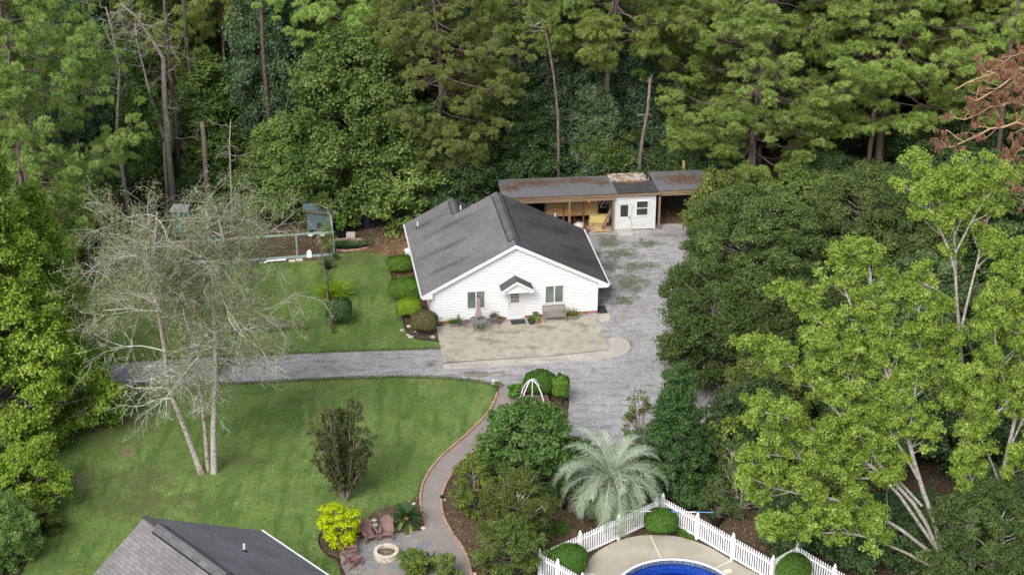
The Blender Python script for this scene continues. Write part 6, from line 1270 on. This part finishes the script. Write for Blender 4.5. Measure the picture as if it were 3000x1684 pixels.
for i, (x, y, k, H_, R_, lab) in enumerate([(2560, 1330, 'u0d', 3.5, 3.4, 'shaded undergrowth between the lime-green trunks'), (2850, 1330, 'u1d', 3.6, 3.4, 'shaded undergrowth behind the tallest lime-green trunk'), (2980, 1560, 'u0d', 3, 3, 'shaded undergrowth at the right edge under the forked trunks'), (2720, 1600, 'u1d', 2.6, 3, 'dark undergrowth below the leaning white trunks'), (2450, 1440, 'u0o', 2.8, 3, 'olive undergrowth under the low lime-green tree'), (2950, 1150, 'u1o', 5, 4, 'olive thicket at the right edge behind the lime trees'), (2650, 1060, 'u0d', 5, 4, 'dark thicket behind the leaning lime-green tree'),
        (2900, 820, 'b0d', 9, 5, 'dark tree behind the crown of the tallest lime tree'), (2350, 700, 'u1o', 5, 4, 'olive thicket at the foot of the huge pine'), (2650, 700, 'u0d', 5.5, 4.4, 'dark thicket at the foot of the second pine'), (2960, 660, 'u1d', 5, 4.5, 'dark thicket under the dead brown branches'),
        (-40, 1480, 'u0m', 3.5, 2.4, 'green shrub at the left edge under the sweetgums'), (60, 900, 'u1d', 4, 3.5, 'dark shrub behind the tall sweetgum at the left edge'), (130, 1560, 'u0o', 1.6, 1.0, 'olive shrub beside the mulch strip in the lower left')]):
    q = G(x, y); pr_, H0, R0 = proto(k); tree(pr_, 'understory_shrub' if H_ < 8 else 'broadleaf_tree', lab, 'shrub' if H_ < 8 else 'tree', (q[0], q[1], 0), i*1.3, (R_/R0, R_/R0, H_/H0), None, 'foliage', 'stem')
# ------------------------------------------------------------------ snags and bare trunks, dead branches
def snag(name, lab, pts, Y, r0, bark, nbr=0, L=1.6, r1=.3, depth=2, seed=1, drop=0, hmin=.3, droop=False):
    P = []
    for x, y in pts: r = ray(x, y); k = Y/r[1]; P.append(np.array([r[0]*k, Y, CH+r[2]*k]))
    P[0] = np.array([P[0][0], Y, 0.]); o = P[0].copy(); P = [p-o for p in P]; t = thing(name, lab, 'tree', tuple(o)); n = len(P)
    mb = MB(); mb.tube(P, [r0*(1-(1-r1)*i/(n-1)) for i in range(n)], 8, True); mb.build('trunk', bark, t, True)
    if nbr:
        rg = np.random.default_rng(seed); br = MB()
        for i in range(nbr):
            s = (hmin+(1-hmin)*rg.random())*(n-1); i0 = min(int(s), n-2); p = P[i0]+(P[i0+1]-P[i0])*(s-i0); a = rg.uniform(0, 6.28)
            twigs(br, rg, p, unit(np.array([cos(a), sin(a)*.7, rg.uniform(-.3 if droop else 0, .5)])), L*rg.uniform(.5, 1.2), .035, depth, [], .25, .08 if droop else 0, 4, (2, 5))
        br.build('branches', b_lich, t)
snag('dead_tree', 'tall grey dead tree with a matted twiggy top left of centre', [(500, 520), (490, 400), (482, 280), (478, 170), (440, 110), (400, 50), (350, 10)], 117.5, .26, b_grey, 26, 2.0, .25, 2, 3, .1, .15, True)
snag('dead_tree', 'thin crooked bare tree immediately left of the grey dead tree', [(482, 520), (478, 400), (440, 280), (420, 200), (400, 120), (395, 60)], 118.2, .13, b_pale, 16, 1.4, .2, 1, 5)
snag('dead_tree', 'leaning bare pale trunk at the left with branching top', [(372, 590), (355, 480), (340, 420), (345, 300), (350, 200), (330, 100), (310, 20)], 116.2, .17, b_lich, 18, 2.2, .2, 2, 6, 0, .5)
snag('tree_snag', 'broken-off tall brown trunk standing alone behind the bare tree', [(608, 600), (604, 520), (598, 430), (592, 357)], 115.5, .2, b_pine, 0, r1=.75)
snag('dead_tree', 'thin pale forked sapling right of the broken trunk', [(676, 590), (675, 500), (672, 420), (676, 350)], 117, .09, b_pale, 7, 1.6, .3, 1, 8, 0, .3)
snag('bare_tree', 'crooked slim bare trunk rising over the shed roof', [(1638, 520), (1636, 420), (1634, 330), (1622, 220), (1605, 120), (1590, 60)], 121.5, .12, b_pine, 5, 1.4, .5, 1, 9)
snag('bare_tree', 'slender leaning trunk just right of the white shed room', [(1868, 520), (1880, 420), (1898, 320), (1905, 230)], 122, .16, b_pine, 3, 1.2, .6, 1, 10)
snag('bare_tree', 'short dead post-like trunk above the right shed roof', [(2005, 540), (2004, 500), (2003, 470)], 122.5, .13, b_straw, 0, r1=.8)
snag('bare_tree', 'dark slim trunk among shadows between the two dark pines', [(1862, 500), (1861, 350), (1862, 180)], 127, .13, b_dark, 0, r1=.6)
for i, (x, Y, lab) in enumerate([(1520, 125, 'dark pine trunk behind the crooked slim trunk'), (780, 122, 'thin dark trunk behind the grey-green tree'), (2560, 121.5, 'dark trunk under the second big pine'), (2940, 119, 'dark trunk behind the dead brown branches'), (560, 125, 'dark trunk beside the broken trunk in shade'), (505, 123, 'dark trunk behind the grey dead tree')]):
    q = ray(x, 300); X = q[0]*Y/q[1]; t = thing('bare_tree', lab, 'tree', (X, Y, 0)); MB().tube([(0, 0, 0), (.1, 0, 6), (0, .1, 12), (.15, 0, 19)], [.2, .18, .15, .08], 7).build('trunk', b_dark, t, True)
# dead brown pine at the right edge
rg = np.random.default_rng(77); r = ray(3085, 400); YD = 106.; X = r[0]*YD/r[1]; t = thing('dead_pine', 'dead pine at the right edge with rust-brown hanging needle clusters', 'tree', (X, YD, 0)); mb = MB(); mb.tube([(0, 0, 0), (.1, 0, 8), (0, 0, 19)], [.3, .24, .1], 8, False); mb.build('trunk', b_dark, t, True); br = MB(); TP = []
for (x, y, dy, L) in [(2790, 430, -1, 1), (2800, 260, 0, 1), (2860, 300, -2, 1), (2920, 200, 1, 1), (2850, 640, -1.5, 1), (2950, 480, 0, 1), (2830, 350, 1.5, 1), (2900, 600, .5, 1), (2980, 300, -2, 1)]:
    rr = ray(x, y); k = (YD+dy)/rr[1]; e = np.array([rr[0]*k-X, dy, CH+rr[2]*k]); st = np.array([0, 0, min(18.5, e[2]+.8)]); pts = []
    for i in range(9): s = i/8; p = st+(e-st)*s; p[2] += .9*sin(pi*s); p += rg.normal(size=3)*.08; pts.append(p)
    br.tube(pts, [.085*(1-i/10)+.015 for i in range(9)], 5, False)
    for j in range(16):
        s = rg.integers(2, 9); p = pts[s]; d = unit(np.array([-.6+rg.normal()*.7, rg.normal()*.8, .3+rg.normal()*.4])); q = []; twigs(br, rg, p, d, rg.uniform(.7, 1.5), .03, 1, q, .3, 0, 3, (2, 4)); TP += q
br.build('branches', b_straw, t); TP = np.array(TP); n = len(TP); k = 26; d = unit(rg.normal(size=(n*k, 3))*.3+np.array([0, 0, -1])); P = np.repeat(TP, k, 0)+rg.normal(size=(n*k, 3))*.035; Ln = rg.uniform(.28, .42, (n*k, 1)); sd_ = unit(np.cross(d, rdir(rg, n*k)))*.018
link('needle_clusters', leafmesh('needles', [(np.stack([P-sd_, P+sd_, P+d*Ln], 1), np.repeat(rg.random(n), k)*.6+rg.random(n*k)*.4)], l_brown), t)
# ================================================================== GROUND COVER
def scatter(name, polys, holes, n, m, kind='grass', h=(.04, .08), w=.02, z=.016, seed=1, edge=False):
    rg = np.random.default_rng(seed); out = []
    for poly in polys:
        A = np.array(poly); lo, hi = A.min(0), A.max(0); lo = np.maximum(lo, [-34, 68]); hi = np.minimum(hi, [52, 180]); P = rg.uniform(lo, hi, (n, 2)); P = P[inpoly(P, poly)]
        for hpoly in holes: P = P[~inpoly(P, hpoly)]
        out.append(P)
    P = np.concatenate(out); k = len(P); P3 = np.c_[P, np.full(k, z)]
    if kind == 'grass':
        a = rg.uniform(0, 2*pi, k); s = np.c_[np.cos(a), np.sin(a), np.zeros(k)]*w/2; d = np.c_[rg.normal(size=(k, 2))*.35, np.ones(k)]*rg.uniform(*h, (k, 1)); q = np.stack([P3-s, P3+s, P3+d], 1); me = leafmesh(name, [(q, rg.random(k))], m)
    else:
        nr = unit(rg.normal(size=(k, 3))*.35+np.array([0, 0, 1])); P3[:, 2] += rg.uniform(.008, .05, k); me = leafmesh(name, [leafquads(rg, P3, nr, w*1.6, w*.6, rg.random(k))], m)
    o = link(name, me); return tag(o, kind='stuff')
tag(scatter('grass', [P_lawnA, P_lawnB], [], 110000, l_grass, 'grass', (.025, .055), .03), 'short mown grass on both lawns', 'grass')
EX = [P_lawnA, P_lawnB, P_gravel, gp(pathL)+gp(pit[1:])+gp(pathR[::-1]), slab, outer]
tag(scatter('fallen_leaves', [P_lawnA, P_lawnB], [], 2600, l_litter, 'leaf', w=.045, z=.03, seed=15), 'scattered fallen leaves on the lawns', 'leaf litter')
tag(scatter('leaf_litter', [[(-33, 70), (50, 70), (50, 128), (-33, 128)]], EX, 260000, l_litter, 'leaf', w=.05, z=0, seed=5), 'brown leaf litter and pine straw on the bare ground', 'leaf litter')
tag(scatter('pebbles', [P_gravel], [slab], 90000, LEAF('pebble', (.12, .12, .125), (.34, .33, .335), (.62, .6, .6), 0, .95, 0), 'leaf', w=.03, z=.006, seed=6), 'loose stones on the gravel drive', 'gravel')
edgew = []
def strip(px, wd):
    P = np.array(smoothpoly(gp(px), 1, False)); d = np.gradient(P, axis=0); nn = np.c_[-d[:, 1], d[:, 0]]/np.linalg.norm(d, axis=1)[:, None]; return [tuple(p) for p in P+nn*wd]+[tuple(p) for p in (P-nn*wd)[::-1]]
tag(scatter('weeds', [strip(driveL[1:], .22), strip(driveU[1:], .16)], [], 26000, l_weed, 'grass', (.05, .13), .035, .01, 8), 'ragged grass tufts along the drive edges', 'grass')
tag(scatter('shed_weeds', [jitter([(q[0]+rx*cos(a), q[1]+ry*sin(a)) for a in np.linspace(0, 6.28, 14)[:-1]], .15, .4, i) for i, (q, rx, ry) in enumerate([(G(1785, 712), 1.0, .6), (G(1815, 745), 1.2, .6), (G(1850, 830), .9, 1.1), (G(1900, 715), .9, .4), (G(1860, 780), 1.8, .3), (G(1830, 880), .6, .6)])], [], 260, l_weed, 'grass', (.03, .08), .035, .01, 9), 'weed patches growing through the gravel', 'weeds')
